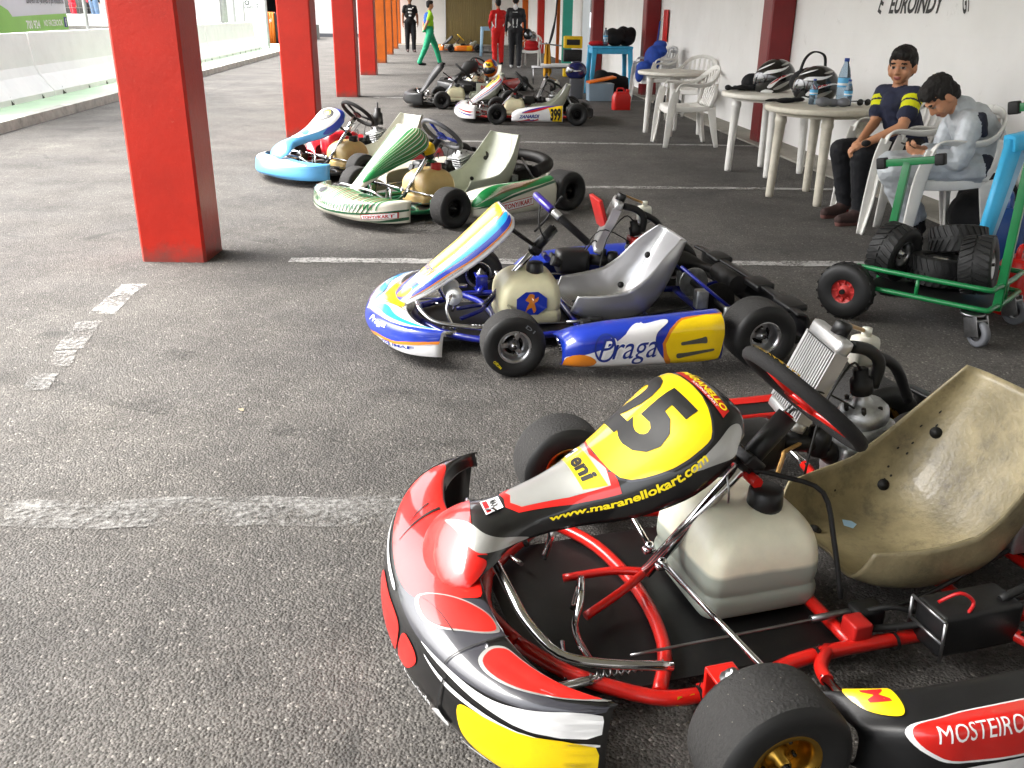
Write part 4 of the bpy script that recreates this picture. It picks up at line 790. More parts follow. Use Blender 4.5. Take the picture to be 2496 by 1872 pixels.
decal(S, [(.40, .18), (.52, .16), (.60, .20), (.60, .36), (.5, .38), (.40, .36)], 'kart_red', o, .0014); decal(S, [(.62, .2), (.66, .2), (.70, .30), (.68, .36), (.63, .36)], 'kart_red', o, .0014)
decals(S, [wedge((.37, .54), (.31, .78), .004, .012, .01), wedge((.33, .60), (.27, .72), .003, .008, .01), wedge((.60, .56), (.74, .60), .002, .006, .02)], 'gloss_black', o, .003, smooth=0)
text(S, 'Helder Amerinda', (.655, .16), (.10, .0), (0, .032), 'white_text', o, .003, shear=.35, bold=.0)
S, o = A['fair']
lobe = [(.02, .03), (.3, .01), (.7, .01), (.98, .04), (.985, .15), (.90, .225), (.78, .22), (.66, .225), (.5, .245), (.35, .255), (.15, .25), (.02, .2)]
decal(S, lobe, 'kart_red', o, .0012); decal(S, [(.40, .165), (.55, .185), (.70, .195), (.83, .22), (.96, .30), (.97, .36), (.86, .30), (.72, .255), (.56, .225)], 'silver_vinyl', o, .002)
decal(S, [(.80, .20), (.90, .215), (.985, .19), (.99, .26), (.93, .25)], 'gloss_black', o, .0026)
decal(S, [(.30, .36), (.5, .345), (.72, .36), (.82, .56), (.5, .56), (.16, .56)], 'kart_red', o, .0014, smooth=2); decal(S, [(.34, .37), (.5, .36), (.68, .37), (.75, .55), (.5, .55), (.2, .55)], 'silver_vinyl', o, .002, smooth=2)
decal(S, [(.25, .495), (.72, .495), (.745, .545), (.22, .545)], 'kart_yellow', o, .0028, smooth=0); text(S, 'eni', (.56, .52), (.11, 0), (0, .018), 'black_text', o, .0036, bold=.04)
decal(S, [(.27, .505), (.37, .505), (.38, .538), (.26, .538)], 'white_text', o, .0034, smooth=0); decals(S, [wedge((.285, .512), (.36, .525), .008, .012, .004), wedge((.29, .505), (.30, .52), .006, .006), wedge((.345, .505), (.35, .52), .006, .006)], 'black_text', o, .0042, smooth=0)
yel = [(.24, .575), (.50, .562), (.73, .575), (.80, .64), (.83, .74), (.80, .79), (.62, .845), (.33, .845), (.14, .80), (.11, .74), (.155, .64)]
decal(S, grow(yel, 1.04), 'dark_grey', o, .0014, smooth=3); decal(S, yel, 'kart_yellow', o, .0022, smooth=3)
text(S, '25', (.465, .712), (.235, .0), (0, .088), 'black_text', o, .0034, bold=.045, nv=40, nu=40)
decal(S, [(.33, .858), (.78, .858), (.76, .905), (.34, .905)], 'engine_red', o, .0026, smooth=0); text(S, 'MARANELLO', (.55, .888), (.20, 0), (0, .014), 'yellow_text', o, .0038, bold=.03, shear=.15); text(S, 'RACING KART', (.60, .867), (.11, 0), (0, .005), 'white_text', o, .0036, bold=.01)
text(S, 'www.maranellokart.com', (.868, .575), (.004, .165), (-.024, 0), 'yellow_text', o, .003, bold=.03, shear=.2)
decal(S, [(.88, .70), (.93, .745), (.975, .81), (.975, .90), (.93, .94), (.865, .93), (.845, .87), (.86, .78)], 'silver_vinyl', o, .003)
decal(S, [(.42, .285), (.60, .285), (.61, .335), (.43, .335)], 'white_text', o, .003, smooth=0); text(S, 'MAX', (.52, .318), (.055, 0), (0, .010), 'black_text', o, .004, bold=.03); decal(S, [(.44, .289), (.59, .289), (.592, .303), (.442, .303)], 'red_text', o, .0038, smooth=0)
S, o = A['podl']
redp = [(.12, .60), (.26, .65), (.6, .65), (.97, .62), (.97, .36), (.6, .33), (.22, .33), (.11, .39), (.075, .50)]
decal(S, grow(redp, 1.03, 1.08), 'kart_white', o, .0012); decal(S, redp, 'kart_red', o, .002); text(S, 'MOSTEIRO', (.225, .485), (.105, 0), (0, .05), 'white_text', o, .003, bold=.0); text(S, 'RESTAURANTE', (.38, .39), (.045, 0), (0, .018), 'gold_text', o, .003, bold=0)
decal(S, ringpoly((.38, .50), .028, .06), 'gold_text', o, .0026, smooth=0); decal(S, ringpoly((.38, .48), .018, .045), 'kart_red', o, .003, smooth=0)
decal(S, [(.10, .27), (.3, .30), (.6, .29), (.97, .29), (.97, .20), (.5, .20), (.2, .22)], 'kart_white', o, .0016); decal(S, [(.15, .18), (.5, .16), (.97, .16), (.97, .06), (.5, .05), (.2, .08)], 'kart_yellow', o, .0016)
decal(S, [(.045, .70), (.08, .66), (.105, .72), (.11, .82), (.085, .90), (.05, .89), (.035, .80)], 'kart_yellow', o, .0026); text(S, 'M', (.075, .78), (.0, -.05), (.018, .015), 'red_text', o, .0036, shear=.3, bold=.02)
S, o = A['podr']; decal(S, [(.17, .60), (.30, .64), (.6, .64), (.97, .62), (.97, .36), (.6, .34), (.28, .34), (.17, .40), (.13, .50)], 'kart_red', o, .002); decal(S, [(.1, .78), (.4, .82), (.8, .82), (.8, .9), (.4, .9), (.1, .86)], 'kart_red', o, .002)
# wheel rim lettering, seat marks, fuel level, frame mark
kA = A['k']; d = Vector((-.664, 0, .747)).normalized(); hubp = Vector((-.335, 0, .482)); c = hubp + d * .035; q = Vector((0, 0, 1)).rotation_difference(d).to_matrix()
class Rim(Surf):
    def __init__(s): s.flip = 1
    def ev(s, v, u):
        t = (v - .5) * 2 * 0.9; ph = (u - .5) * 1.7; r = .155 + .018 * math.sin(ph)
        return c + q @ Vector((r * math.cos(t) , r * math.sin(t), .012 + .018 * math.cos(ph)))
    def nrm(s, v, u):
        t = (v - .5) * 1.8; ph = (u - .5) * 1.7; return q @ Vector((math.sin(ph) * math.cos(t), math.sin(ph) * math.sin(t), math.cos(ph)))
rs = Rim(); text(rs, 'MARANELLO', (.5, .5), (-.36, 0), (0, -.30), 'gold_text', kA, .001, shear=.2, nv=30, nu=10)
S, o = A['seat']; decal(S, [(.31, .305), (.34, .295), (.36, .32), (.345, .345), (.325, .335)], 'pale_blue_plastic', o, .002, smooth=0)
dots = [ringpoly((v, u), .007, .0055, 10) for v, u in ((.13, .80), (.17, .74), (.12, .70), (.19, .70), (.16, .62), (.21, .60), (.20, .57), (.13, .30), (.85, .62), (.82, .70), (.17, .86), (.22, .82))]
decals(S, dots, 'rubber', o, .002, smooth=0, name='drill_holes')
fl = MB(); rings = [rrect(hx, hy, .045, z_, -.255) for z_, hx, hy in ((.150, .1695, .1555), (.20, .1645, .1525))]
MB().box((-.05, .0, .0), (.001, .001, .001))
S2 = Flat((-.05, .378, .0785), (1, 0, 0), (0, 0, 1), flip=-1)
tm = text(Flat((.06, .3625, .078), (-1, 0, 0), (0, 0, 1)), 'M', (0, 0), (.018, 0), (0, .011), 'yellow_text', kA, .001, nv=1, nu=1, bold=.03)
MB().tube([(.345, .02, .345), (.36, .03, .36), (.37, .015, .35)], .0025, n=5).build('retaining_pin', 'steel', kA); MB().tube([(-.10, .155, .44), (-.10, .17, .41), (-.105, .165, .38)], .0025, n=5).build('retaining_pin', 'steel', kA)

S, o = A['nose']; decals(S, [wedge((.782, .46), (.80, .83), .003, .004), wedge((.775, .03), (.79, .40), .004, .004)], 'rubber', o, .004, smooth=0, name='panel_seam')
decals(S, [[(.755, .10), (.775, .06), (.80, .09), (.81, .15), (.79, .13), (.785, .19), (.765, .15)], [(.56, .07), (.62, .05), (.70, .06), (.74, .09), (.66, .09)], [(.83, .06), (.86, .04), (.90, .05), (.87, .075)]], 'kart_white', o, .0044, smooth=2, name='scuff')
MB().tube([(-.24, .03, .37), (-.30, .06, .36), (-.38, .10, .33), (-.40, .14, .22), (-.41, .18, .10)], .006, n=6).build('throttle_cable', 'rubber', kA); MB().tube([(-.40, .24, .10), (-.46, .27, .13), (-.52, .29, .12), (-.62, .30, .10), (-.80, .30, .12)], .007, n=6).build('brake_hose', 'rubber', kA)
MB().tube([(-.36, -.05, .30), (-.46, -.18, .27), (-.52, -.26, .24), (-.60, -.30, .24)], .006, n=6).build('fuel_hose', 'hose_tan', kA); MB().tube([(-.66, .36, .175), (-.74, .36, .20), (-.82, .34, .18), (-.95, .30, .14)], .009, n=6).build('loom', 'rubber', kA)
for x_, y_ in ((-.26, .315), (-.45, .315), (.03, .357), (-.56, -.31)): MB().lathe([(.020, -.004), (.020, .004)], (x_, y_, .075), (1, 0, 0), n=10, cap=False).tube([(x_, y_, .095), (x_ + .004, y_ + .01, .115)], .0015, n=4, smooth=0).build('cable_tie', 'rubber', kA)
# ---------- blue and white kart with the script name
B = kart('go_kart', 'blue, white and yellow go-kart with a silver ridged seat', (-.09, 3.83), (-.985, -.17), scale=.95, frame='frame_blue', rim='silver_rim', rstyle='spoke', tank='tank_cream', seat='radiator_fin', fair=PANEL, nz=.66, mats=('kart_white', 'kart_white', 'kart_blue'), podargs=dict(x0=-.19, x1=-.86, pointed=True, top=.235), sw='suede', swspoke='dark_steel', seat_h=.43, wb=1.05, battery=False, sdx=.12, tdx=.08, cdx=.05)
m, nt, b = nodes_mat('seat_weave'); tc = nt.nodes.new('ShaderNodeTexCoord').outputs['Object']
wv = nt.nodes.new('ShaderNodeTexWave'); wv.inputs['Scale'].default_value = 75; wv.inputs['Distortion'].default_value = 0.0; wv.bands_direction = 'Z'; nt.links.new(tc, wv.inputs['Vector'])
nt.links.new(mixc(nt, rng(nt, wv.outputs['Fac'], 0.2, 0.8, 0, 1), (.34, .34, .35), (.62, .62, .63)), b.inputs['Base Color']); b.inputs['Metallic'].default_value = .75; b.inputs['Roughness'].default_value = .33; b.inputs['Coat Weight'].default_value = .6
B['seat'][1].data.materials[0] = m
S, o = B['nose']
for fl_ in (lambda p: p, mirv):
    decal(S, fl_([(.50, .10), (.60, .12), (.74, .22), (.86, .24), (.995, .36), (.995, .66), (.88, .56), (.76, .52), (.64, .50), (.50, .36)]), 'kart_blue', o, .0016)
    decal(S, fl_([(.50, .04), (.62, .06), (.76, .18), (.88, .20), (.995, .31), (.995, .36), (.88, .245), (.74, .225), (.60, .12), (.50, .10)]), 'kart_orange', o, .0022, smooth=2)
    decal(S, fl_([(.52, .50), (.64, .55), (.78, .58), (.90, .64), (.985, .74), (.9, .71), (.78, .66), (.62, .64)]), 'sky_blue', o, .0024)
    decal(S, fl_([(.50, .62), (.58, .66), (.68, .76), (.66, .82), (.54, .82), (.50, .80)]), 'kart_yellow', o, .0024); decals(S, [fl_(wedge((.53, .58), (.74, .80), .006, .014, .01)), fl_(wedge((.55, .44), (.80, .54), .006, .010, .01))], 'kart_orange', o, .003, smooth=0)
text(S, 'Praga', (.73, .40), (.085, .03), (0, .075), 'white_text', o, .004, shear=.35, bold=.01); decal(S, [(.80, .10), (.855, .125), (.855, .205), (.80, .18)], 'kart_blue', o, .003, smooth=0); text(S, 'KG', (.828, .152), (.02, .009), (0, .028), 'white_text', o, .004); text(S, 'IMAF', (.915, .19), (.042, .02), (0, .028), 'navy_text', o, .003)
S, o = B['fair']
decal(S, [(.36, .34), (.5, .30), (.64, .34), (.72, .6), (.74, .90), (.5, .95), (.26, .90), (.28, .6)], 'kart_yellow', o, .0016)
for fl_ in (lambda p: p, mirv):
    decal(S, fl_([(.66, .15), (.72, .3), (.76, .6), (.78, .93), (.85, .93), (.86, .7), (.82, .45), (.76, .2)]), 'sky_blue', o, .002); decal(S, fl_([(.78, .05), (.80, .3), (.855, .55), (.865, .93), (.92, .90), (.915, .6), (.88, .38), (.86, .1)]), 'kart_blue', o, .0022)
    decal(S, fl_([(.66, .30), (.70, .45), (.735, .75), (.745, .93), (.76, .93), (.755, .7), (.72, .42)]), 'kart_orange', o, .0026); decal(S, fl_([(.86, .12), (.9, .36), (.93, .6), (.94, .9), (.925, .9), (.915, .6), (.885, .4)]), 'kart_orange', o, .003)
    decal(S, fl_([(.52, .03), (.9, .03), (.86, .16), (.72, .26), (.58, .24), (.52, .16)]), 'kart_blue', o, .0018); decal(S, fl_([(.55, .08), (.68, .10), (.76, .16), (.70, .22), (.60, .18)]), 'kart_orange', o, .0026)
text(S, 'PRAGAKARTS', (.5, .36), (.17, 0), (0, .02), 'navy_text', o, .003); text(S, 'www.pragaglobal.com', (.935, .38), (.002, .12), (-.010, 0), 'black_text', o, .003, bold=.01)
S, o = B['podl']
decal(S, [(.02, .30), (.06, .10), (.2, .06), (.5, .05), (.62, .06), (.50, .20), (.42, .45), (.48, .66), (.30, .40), (.12, .30)], 'kart_white', o, .0012); decal(S, [(.01, .12), (.03, .30), (.13, .30), (.2, .20), (.12, .06), (.04, .05)], 'kart_orange', o, .002, smooth=3)
decal(S, [(.44, .64), (.50, .62), (.62, .66), (.64, .60), (.56, .46), (.57, .30), (.66, .10), (.60, .06), (.48, .06), (.38, .22), (.36, .45)], 'kart_white', o, .0018)
decal(S, [(.62, .35), (.70, .56), (.78, .62), (.985, .63), (.97, .14), (.70, .08), (.66, .18)], 'kart_yellow', o, .0026, smooth=2); decal(S, [(.60, .36), (.70, .60), (.78, .66), (.99, .665), (.99, .63), (.78, .62), (.71, .56), (.64, .36), (.67, .10), (.65, .06)], 'kart_orange', o, .0022, smooth=2)
decals(S, [[(.245 + r_ * .065 * math.cos(a_), .37 + r_ * .17 * math.sin(a_)) for r_, a_ in ((1, k * .2618), (1, (k + 1) * .2618), (.83, (k + 1) * .2618), (.83, k * .2618))] for k in range(24)], 'navy_text', o, .0046, smooth=0, name='logo_loop')
text(S, 'Praga', (.385, .31), (.18, .0), (0, .16), 'white_text', o, .0034, shear=.3, bold=.055); text(S, 'Praga', (.385, .31), (.18, .0), (0, .16), 'navy_text', o, .0044, shear=.3, bold=.0)
decals(S, [wedge((.24, .06), (.58, .10), .02, .006, -.02), wedge((.70, .22), (.93, .26), .05, .02), wedge((.72, .34), (.88, .36), .03, .06)], 'grime', o, .005, name='scuff')
ss, so = B['seat']; tk = B['tank']
fl = Flat((-.155, .1545, .17), (-1, 0, 0), (0, 0, 1))
for pol, mm, of in (([(.0 + .075 * math.cos(a), .058 * math.sin(a)) for a in [k * math.pi / 4 + .39 for k in range(8)]], 'kart_blue', .004),): decal(fl, pol, mm, tk, of, smooth=0, nv=1, nu=1)
decal(fl, [(-.01, .045), (.012, .04), (.01, .02), (.03, .03), (.026, .01), (.012, -.0), (.02, -.03), (.008, -.045), (.0, -.02), (-.02, -.03), (-.03, -.045), (-.022, -.015), (-.012, .005), (-.03, .015), (-.022, .028)], 'kart_orange', tk, .006, smooth=2, nv=1, nu=1)
fp = MB()
for y in (.07, -.07): fp.lathe([(0, -.05), (.034, -.045), (.038, 0), (.034, .045), (0, .05)], (.19, y + .03, .20), (.2, 1, .1), n=18)
fp.build('pedal_roller', 'sign_white', B['k']); MB().box((-.60, -.40, .46), (.02, .20, .16), rot=rot_y(.3), bev=.004).build('heat_shield', 'engine_red', B['k']); MB().box((-.79, -.31, .33), (.11, .11, .05), bev=.015).build('engine_head', 'engine_red', B['k'])
MB().tube([(-.30, .05, .62), (-.32, -.06, .60), (-.26, -.08, .50), (-.20, -.05, .45)], .005, n=5).tube([(-.22, -.03, .58), (-.20, .06, .50), (-.24, .04, .42)], .004, n=5).build('dash_cables', 'rubber', B['k'])
B_k = B['k']; kp = MB(); pts = []
for a_, tx_ in ((3.9, 'MOJO'), (.9, 'D1')): text(Flat((0, .555 + .0705, .131), (-1, 0, 0), (0, 0, 1)), tx_, (.098 * math.cos(a_), .098 * math.sin(a_)), (.022 * math.sin(a_), -.022 * math.cos(a_)), (.007 * math.cos(a_), .007 * math.sin(a_)), 'yellow_text' if tx_ == 'MOJO' else 'grey_text', B_k, .0012, nv=1, nu=1)
d = Vector((-.664, 0, .747)).normalized(); q = Vector((0, 0, 1)).rotation_difference(d).to_matrix(); c = Vector((-.285, 0, .482)) + d * .035
kp.tube([c + q @ Vector((.155 * math.cos(t), .155 * math.sin(t), .012)) for t in [(-.9 + 1.8 * k / 10) for k in range(11)]], .0185, n=10, smooth=2); kp.build('wheel_grip', 'kart_purple', B_k)
kp = MB(); kp.tube([c + q @ Vector((.155 * math.cos(t), .155 * math.sin(t), .012)) for t in [(.95 + .25 * k / 3) for k in range(4)]], .018, n=10, smooth=2); kp.build('wheel_band', 'radiator_fin', B_k)
for y_ in (-.38, .12, .45): MB().box((-1.25, y_, .215), (.09, .16, .03), rot=rot_y(.12), bev=.01).build('bumper_block', 'black_plastic', B_k)

# ---------- cream and green kart
T = kart('go_kart', 'white go-kart with green striped bodywork and pale seat', (-.79, 6.34), (-.744, -.668), scale=1.0, frame='frame_green', rim='black_rim', rstyle='dish', tank='tank_tan', seat='seat_grey', fair=WING, nz=.82, mats=('kart_cream', 'kart_cream', 'kart_cream'), podargs=dict(x0=-.14, x1=-.86, top=.245), sw='grey_plastic', swspoke='kart_blue', engine='air', capm='engine_red', battery=False, rear=False, seat_h=.48)
S, o = T['nose']; rr = random.Random(3)
decals(S, [wedge((v, .30 + .10 * abs(v - .5)), (.5 + (v - .5) * 1.25, .80), .006, rr.uniform(.012, .024), .02 * (1 if v > .5 else -1)) for v in [.12 + .76 * i / 30 for i in range(31)]], 'kart_green', o, .0014, smooth=0)
decals(S, [wedge((v, .26), (.5 + (v - .5) * 1.15, .48), .007, rr.uniform(.010, .016)) for v in [.18 + .64 * i / 22 for i in range(23)]], 'dark_green', o, .002, smooth=0)
decals(S, [wedge((v, .40), (.5 + (v - .5) * 1.22, .74), .003, .009, .02) for v in [.15 + .7 * i / 14 for i in range(15)]], 'brick_red', o, .0024, smooth=0)
for fl_ in (lambda p: p, mirv): decal(S, fl_([(.5, .19), (.7, .21), (.85, .25), (.995, .32), (.995, .36), (.85, .29), (.7, .25), (.5, .23)]), 'dark_green', o, .0026); decal(S, fl_([(.78, .04), (.9, .05), (.995, .12), (.995, .20), (.9, .11)]), 'dark_green', o, .0026)
decal(S, [(.79, .12), (.975, .19), (.975, .31), (.79, .235)], 'red_text', o, .003, smooth=0); decal(S, [(.795, .13), (.97, .197), (.97, .30), (.795, .227)], 'sign_white', o, .0036, smooth=0); text(S, 'TONY//KART', (.882, .213), (.080, .031), (0, .034), 'red_text', o, .0044, bold=.03)
decal(S, [(.24, .60), (.28, .52), (.33, .53), (.33, .62), (.28, .68)], 'black_plastic', o, .003); decal(S, [(.68, .70), (.74, .66), (.80, .70), (.78, .80), (.70, .81)], 'dark_green', o, .003)
S, o = T['fair']
for fl_ in (lambda p: p, mirv):
    decal(S, fl_([(.60, .35), (.64, .55), (.68, .90), (.985, .96), (.985, .40), (.86, .22), (.7, .2)]), 'kart_green', o, .0016, smooth=2)
    decals(S, [fl_(wedge((.62 + .05 * i, .25 + .02 * i), (.70 + .045 * i, .95), .002, .012, -.03)) for i in range(7)], 'kart_cream', o, .0026, smooth=0); decals(S, [fl_(wedge((.65 + .05 * i, .28 + .02 * i), (.73 + .045 * i, .93), .001, .005, -.03)) for i in range(6)], 'brick_red', o, .003, smooth=0)
text(S, 'RC', (.5, .92), (.08, 0), (0, .025), 'navy_text', o, .003)
S, o = T['podl']
decal(S, [(.02, .50), (.1, .64), (.3, .74), (.7, .78), (.985, .76), (.985, .60), (.7, .54), (.4, .46), (.15, .34), (.04, .36)], 'kart_green', o, .0014, smooth=3); decals(S, [wedge((.04 + .03 * i, .40 + .03 * i), (.55 + .05 * i, .60 + .02 * i), .004, .016, .03) for i in range(8)], 'kart_cream', o, .0024, smooth=0); decals(S, [wedge((.12 + .03 * i, .42 + .03 * i), (.6 + .05 * i, .57 + .025 * i), .003, .008, .03) for i in range(7)], 'brick_red', o, .003, smooth=0)
decal(S, [(.02, .33), (.15, .30), (.4, .40), (.7, .48), (.985, .53), (.985, .57), (.7, .52), (.4, .44), (.15, .34)], 'dark_green', o, .0034, smooth=2)
decal(S, [(.27, .19), (.66, .24), (.66, .38), (.27, .33)], 'red_text', o, .003, smooth=0); decal(S, [(.275, .2), (.655, .25), (.655, .37), (.275, .32)], 'sign_white', o, .0036, smooth=0); text(S, 'TONY//KART', (.465, .285), (.175, .022), (0, .038), 'red_text', o, .0044, bold=.03)
S, o = T['seat']; decal(S, [(.36, .42), (.46, .40), (.54, .44), (.56, .7), (.56, .98), (.42, .98), (.40, .7)], 'seat_pale', o, .002)
kT = T['k']; MB().tube([(-.92, -.2, .30), (-1.18, -.16, .30), (-1.25, .06, .29), (-1.20, .22, .26), (-1.05, .24, .22)], .045, n=16).build('silencer', 'exhaust_black', kT); MB().box((-1.24, .0, .14), (.05, 1.1, .10), bev=.015).build('rear_bumper', 'kart_cream', kT)
MB().lathe([(.05, 0), (.05, .05), (.03, .07), (0, .07)], (-.245, .0, .40), (.3, 0, 1), n=12).build('steering_boss', 'machine_yellow', kT)

# ---------- pale blue kart 9
C_ = kart('go_kart', 'pale blue and white go-kart numbered 9 with red tank cover', (-1.62, 7.87), (-.72, -.69), scale=.97, frame='frame_black', rim='black_rim', rstyle='dish', tank='tank_tan', seat='seat_pale', fair=SPOON, nz=.78, mats=('pale_blue', 'pale_blue', 'crimson'), podargs=dict(x0=-.14, x1=-.80), sw='suede', swspoke='black_plastic', engine='air', battery=False, hub='chrome')
S, o = C_['nose']; decal(S, [(.1, .52), (.3, .56), (.5, .60), (.7, .56), (.9, .52), (.8, .62), (.6, .72), (.56, .82), (.44, .82), (.4, .72), (.2, .62)], 'kart_white', o, .0014); decal(S, [(.005, .4), (.1, .5), (.16, .6), (.12, .8), (.03, .8), (.005, .7)], 'kart_white', o, .002); decals(S, [wedge((.04, .47), (.96, .47), .008, .008)], 'kart_blue', o, .002, smooth=0)
S, o = C_['fair']; decal(S, [(.30, .38), (.5, .36), (.7, .38), (.82, .6), (.85, .8), (.7, .86), (.3, .86), (.15, .8), (.18, .6)], 'kart_white', o, .002); decal(S, [(.06, .6), (.14, .6), (.16, .82), (.3, .88), (.7, .88), (.84, .82), (.86, .6), (.95, .6), (.97, .9), (.6, .985), (.4, .985), (.03, .9)], 'kart_blue', o, .0014, smooth=3)
text(S, '9', (.60, .72), (.13, 0), (0, .085), 'yellow_text', o, .003, bold=.06); text(S, '9', (.60, .72), (.13, 0), (0, .085), 'black_text', o, .004, bold=.0)
decal(S, [(.3, .44), (.7, .44), (.66, .5), (.34, .5)], 'pale_blue', o, .003)
MB().box((-.30, -.22, .24), (.34, .2, .22), bev=.07).build('engine_cover', 'crimson', C_['k']); MB().lathe([(.05, 0), (.045, .10), (.03, .11), (.03, .15), (.008, .15), (.008, .2), (0, .2)], (-.80, -.31, .37), n=14).build('breather', 'black_plastic', C_['k'])
S, o = C_['seat']; decal(S, [(.36, .42), (.46, .40), (.54, .44), (.56, .7), (.56, .98), (.42, .98), (.40, .7)], 'kart_white', o, .002)

# ---------- white kart 399
Z = kart('go_kart', 'white, red and purple go-kart numbered 399 with pale seat', (-.25, 12.62), (-1, -.02), scale=.98, frame='engine_red', rim='black_rim', rstyle='dish', tank='tank_cream', seat='seat_grey', fair=PANEL, mats=('kart_white', 'kart_white', 'kart_white'), podargs=dict(x0=-.19, x1=-.86, pointed=True), sw='suede', swspoke='steel', engine='water', battery=False, wb=1.05)
S, o = Z['nose']
for fl_ in (lambda p: p, mirv): decal(S, fl_([(.55, .46), (.62, .40), (.68, .44), (.66, .60), (.58, .62)]), 'kart_purple', o, .0016); decals(S, [fl_(wedge((.62, .42), (.985, .30), .01, .05, .03)), fl_(wedge((.66, .55), (.98, .62), .01, .03, .03))], 'crimson', o, .002, smooth=0); decals(S, [fl_(wedge((.64, .34), (.985, .2), .01, .04, .03))], 'kart_purple', o, .002, smooth=0)
text(S, 'ZANARDI', (.80, .45), (.09, -.02), (0, .03), 'black_text', o, .003)
S, o = Z['fair']; decal(S, [(.22, .60), (.5, .57), (.78, .60), (.80, .92), (.5, .95), (.2, .92)], 'kart_yellow', o, .002, smooth=2); text(S, '399', (.5, .76), (.25, 0), (0, .12), 'black_text', o, .003, bold=.03)
for fl_ in (lambda p: p, mirv): decals(S, [fl_(wedge((.70, .1), (.90, .9), .02, .05, -.03))], 'crimson', o, .0016, smooth=0); decals(S, [fl_(wedge((.80, .1), (.95, .9), .01, .03, -.03))], 'kart_purple', o, .002, smooth=0)
S, o = Z['podl']; decal(S, [(.70, .60), (.985, .66), (.975, .08), (.80, .08), (.75, .35)], 'kart_yellow', o, .002, smooth=0); text(S, '399', (.855, .33), (.10, 0), (0, .19), 'black_text', o, .003, bold=.05)
decal(S, [(.2, .45), (.5, .60), (.985, .74), (.985, .67), (.6, .52), (.3, .42)], 'kart_purple', o, .0024, smooth=2); decal(S, [(.2, .42), (.45, .52), (.75, .62), (.66, .52), (.4, .42)], 'crimson', o, .0028, smooth=2); decals(S, [wedge((.12, .10), (.36, .2), .03, .06), wedge((.36, .09), (.52, .2), .03, .05)], 'crimson', o, .002, smooth=0); decals(S, [wedge((.22, .08), (.44, .19), .02, .03)], 'kart_purple', o, .0024, smooth=0)
text(S, 'ZANARDI', (.34, .30), (.20, .0), (0, .055), 'navy_text', o, .003, shear=.3, bold=.04)
MB().box((-.90, .05, .36), (.06, .10, .26), rot=rot_y(-.5), bev=.01).build('weight_plate', 'steel', Z['k'])

# ---------- black kart
TALL = [(.36, .17, .08, .006, .01), (.31, .22, .10, .01, .03), (.24, .31, .11, .012, .05), (.17, .42, .125, .015, .07), (.09, .53, .145, .015, .08), (.02, .61, .145, .012, .08), (-.03, .645, .12, .004, .06)]
D_ = kart('go_kart', 'all black go-kart with a pale seat reading birel', (-1.16, 14.56), (-.99, -.12), scale=.98, frame='frame_black', rim='black_rim', rstyle='dish', tank='tank_cream', seat='seat_grey', fair=TALL, mats=('black_plastic', 'black_plastic', 'black_plastic'), podargs=dict(x0=-.12, x1=-.82), sw='suede', swspoke='black_plastic', engine='air', battery=False, has_pods=False, seat_h=.49)
sn = Flat((-.70, .215, .30), (-1, 0, 0), (0, 0, 1)); text(sn, 'birel', (.0, .0), (.085, 0), (0, .028), 'red_text', D_['k'], .003, shear=.2, nv=1, nu=1, bold=.03)
MB().box((-.70, .205, .27), (.30, .012, .17), bev=.004).build('seat_side_plate', 'seat_grey', D_['k'])
# ---------- kart behind them, rear towards the camera side
E_ = kart('go_kart', 'red-tanked go-kart with dark bodywork parked behind the white kart 399', (-.86, 17.2), (-.5, -.86), scale=.95, frame='frame_black', rim='silver_rim', rstyle='spoke', tank='tank_cream', seat='seat_pale', fair=SPOON, mats=('black_plastic', 'black_plastic', 'kart_red'), sw='suede', engine='water', battery=False)
MB().box((-.62, .30, .18), (.3, .16, .16), bev=.04).build('tank_cover', 'engine_red', E_['k'])
# ---------- orange kart by the shutter
H_ = kart('go_kart', 'small orange go-kart with yellow side stripes beside the end wall', (-2.5, 36.9), (-1, -.05), scale=1.0, frame='frame_orange', rim='black_rim', tank='tank_cream', seat='seat_grey', fair=PANEL, mats=('orange_block', 'black_plastic', 'orange_block'), sw='machine_yellow', battery=False, detail=1, engine='air', seat_h=.36)
S, o = H_['podl']; decals(S, [wedge((.7 + .07 * i, .1), (.72 + .07 * i, .62), .035, .035) for i in range(4)], 'kart_yellow', o, .002, smooth=0)
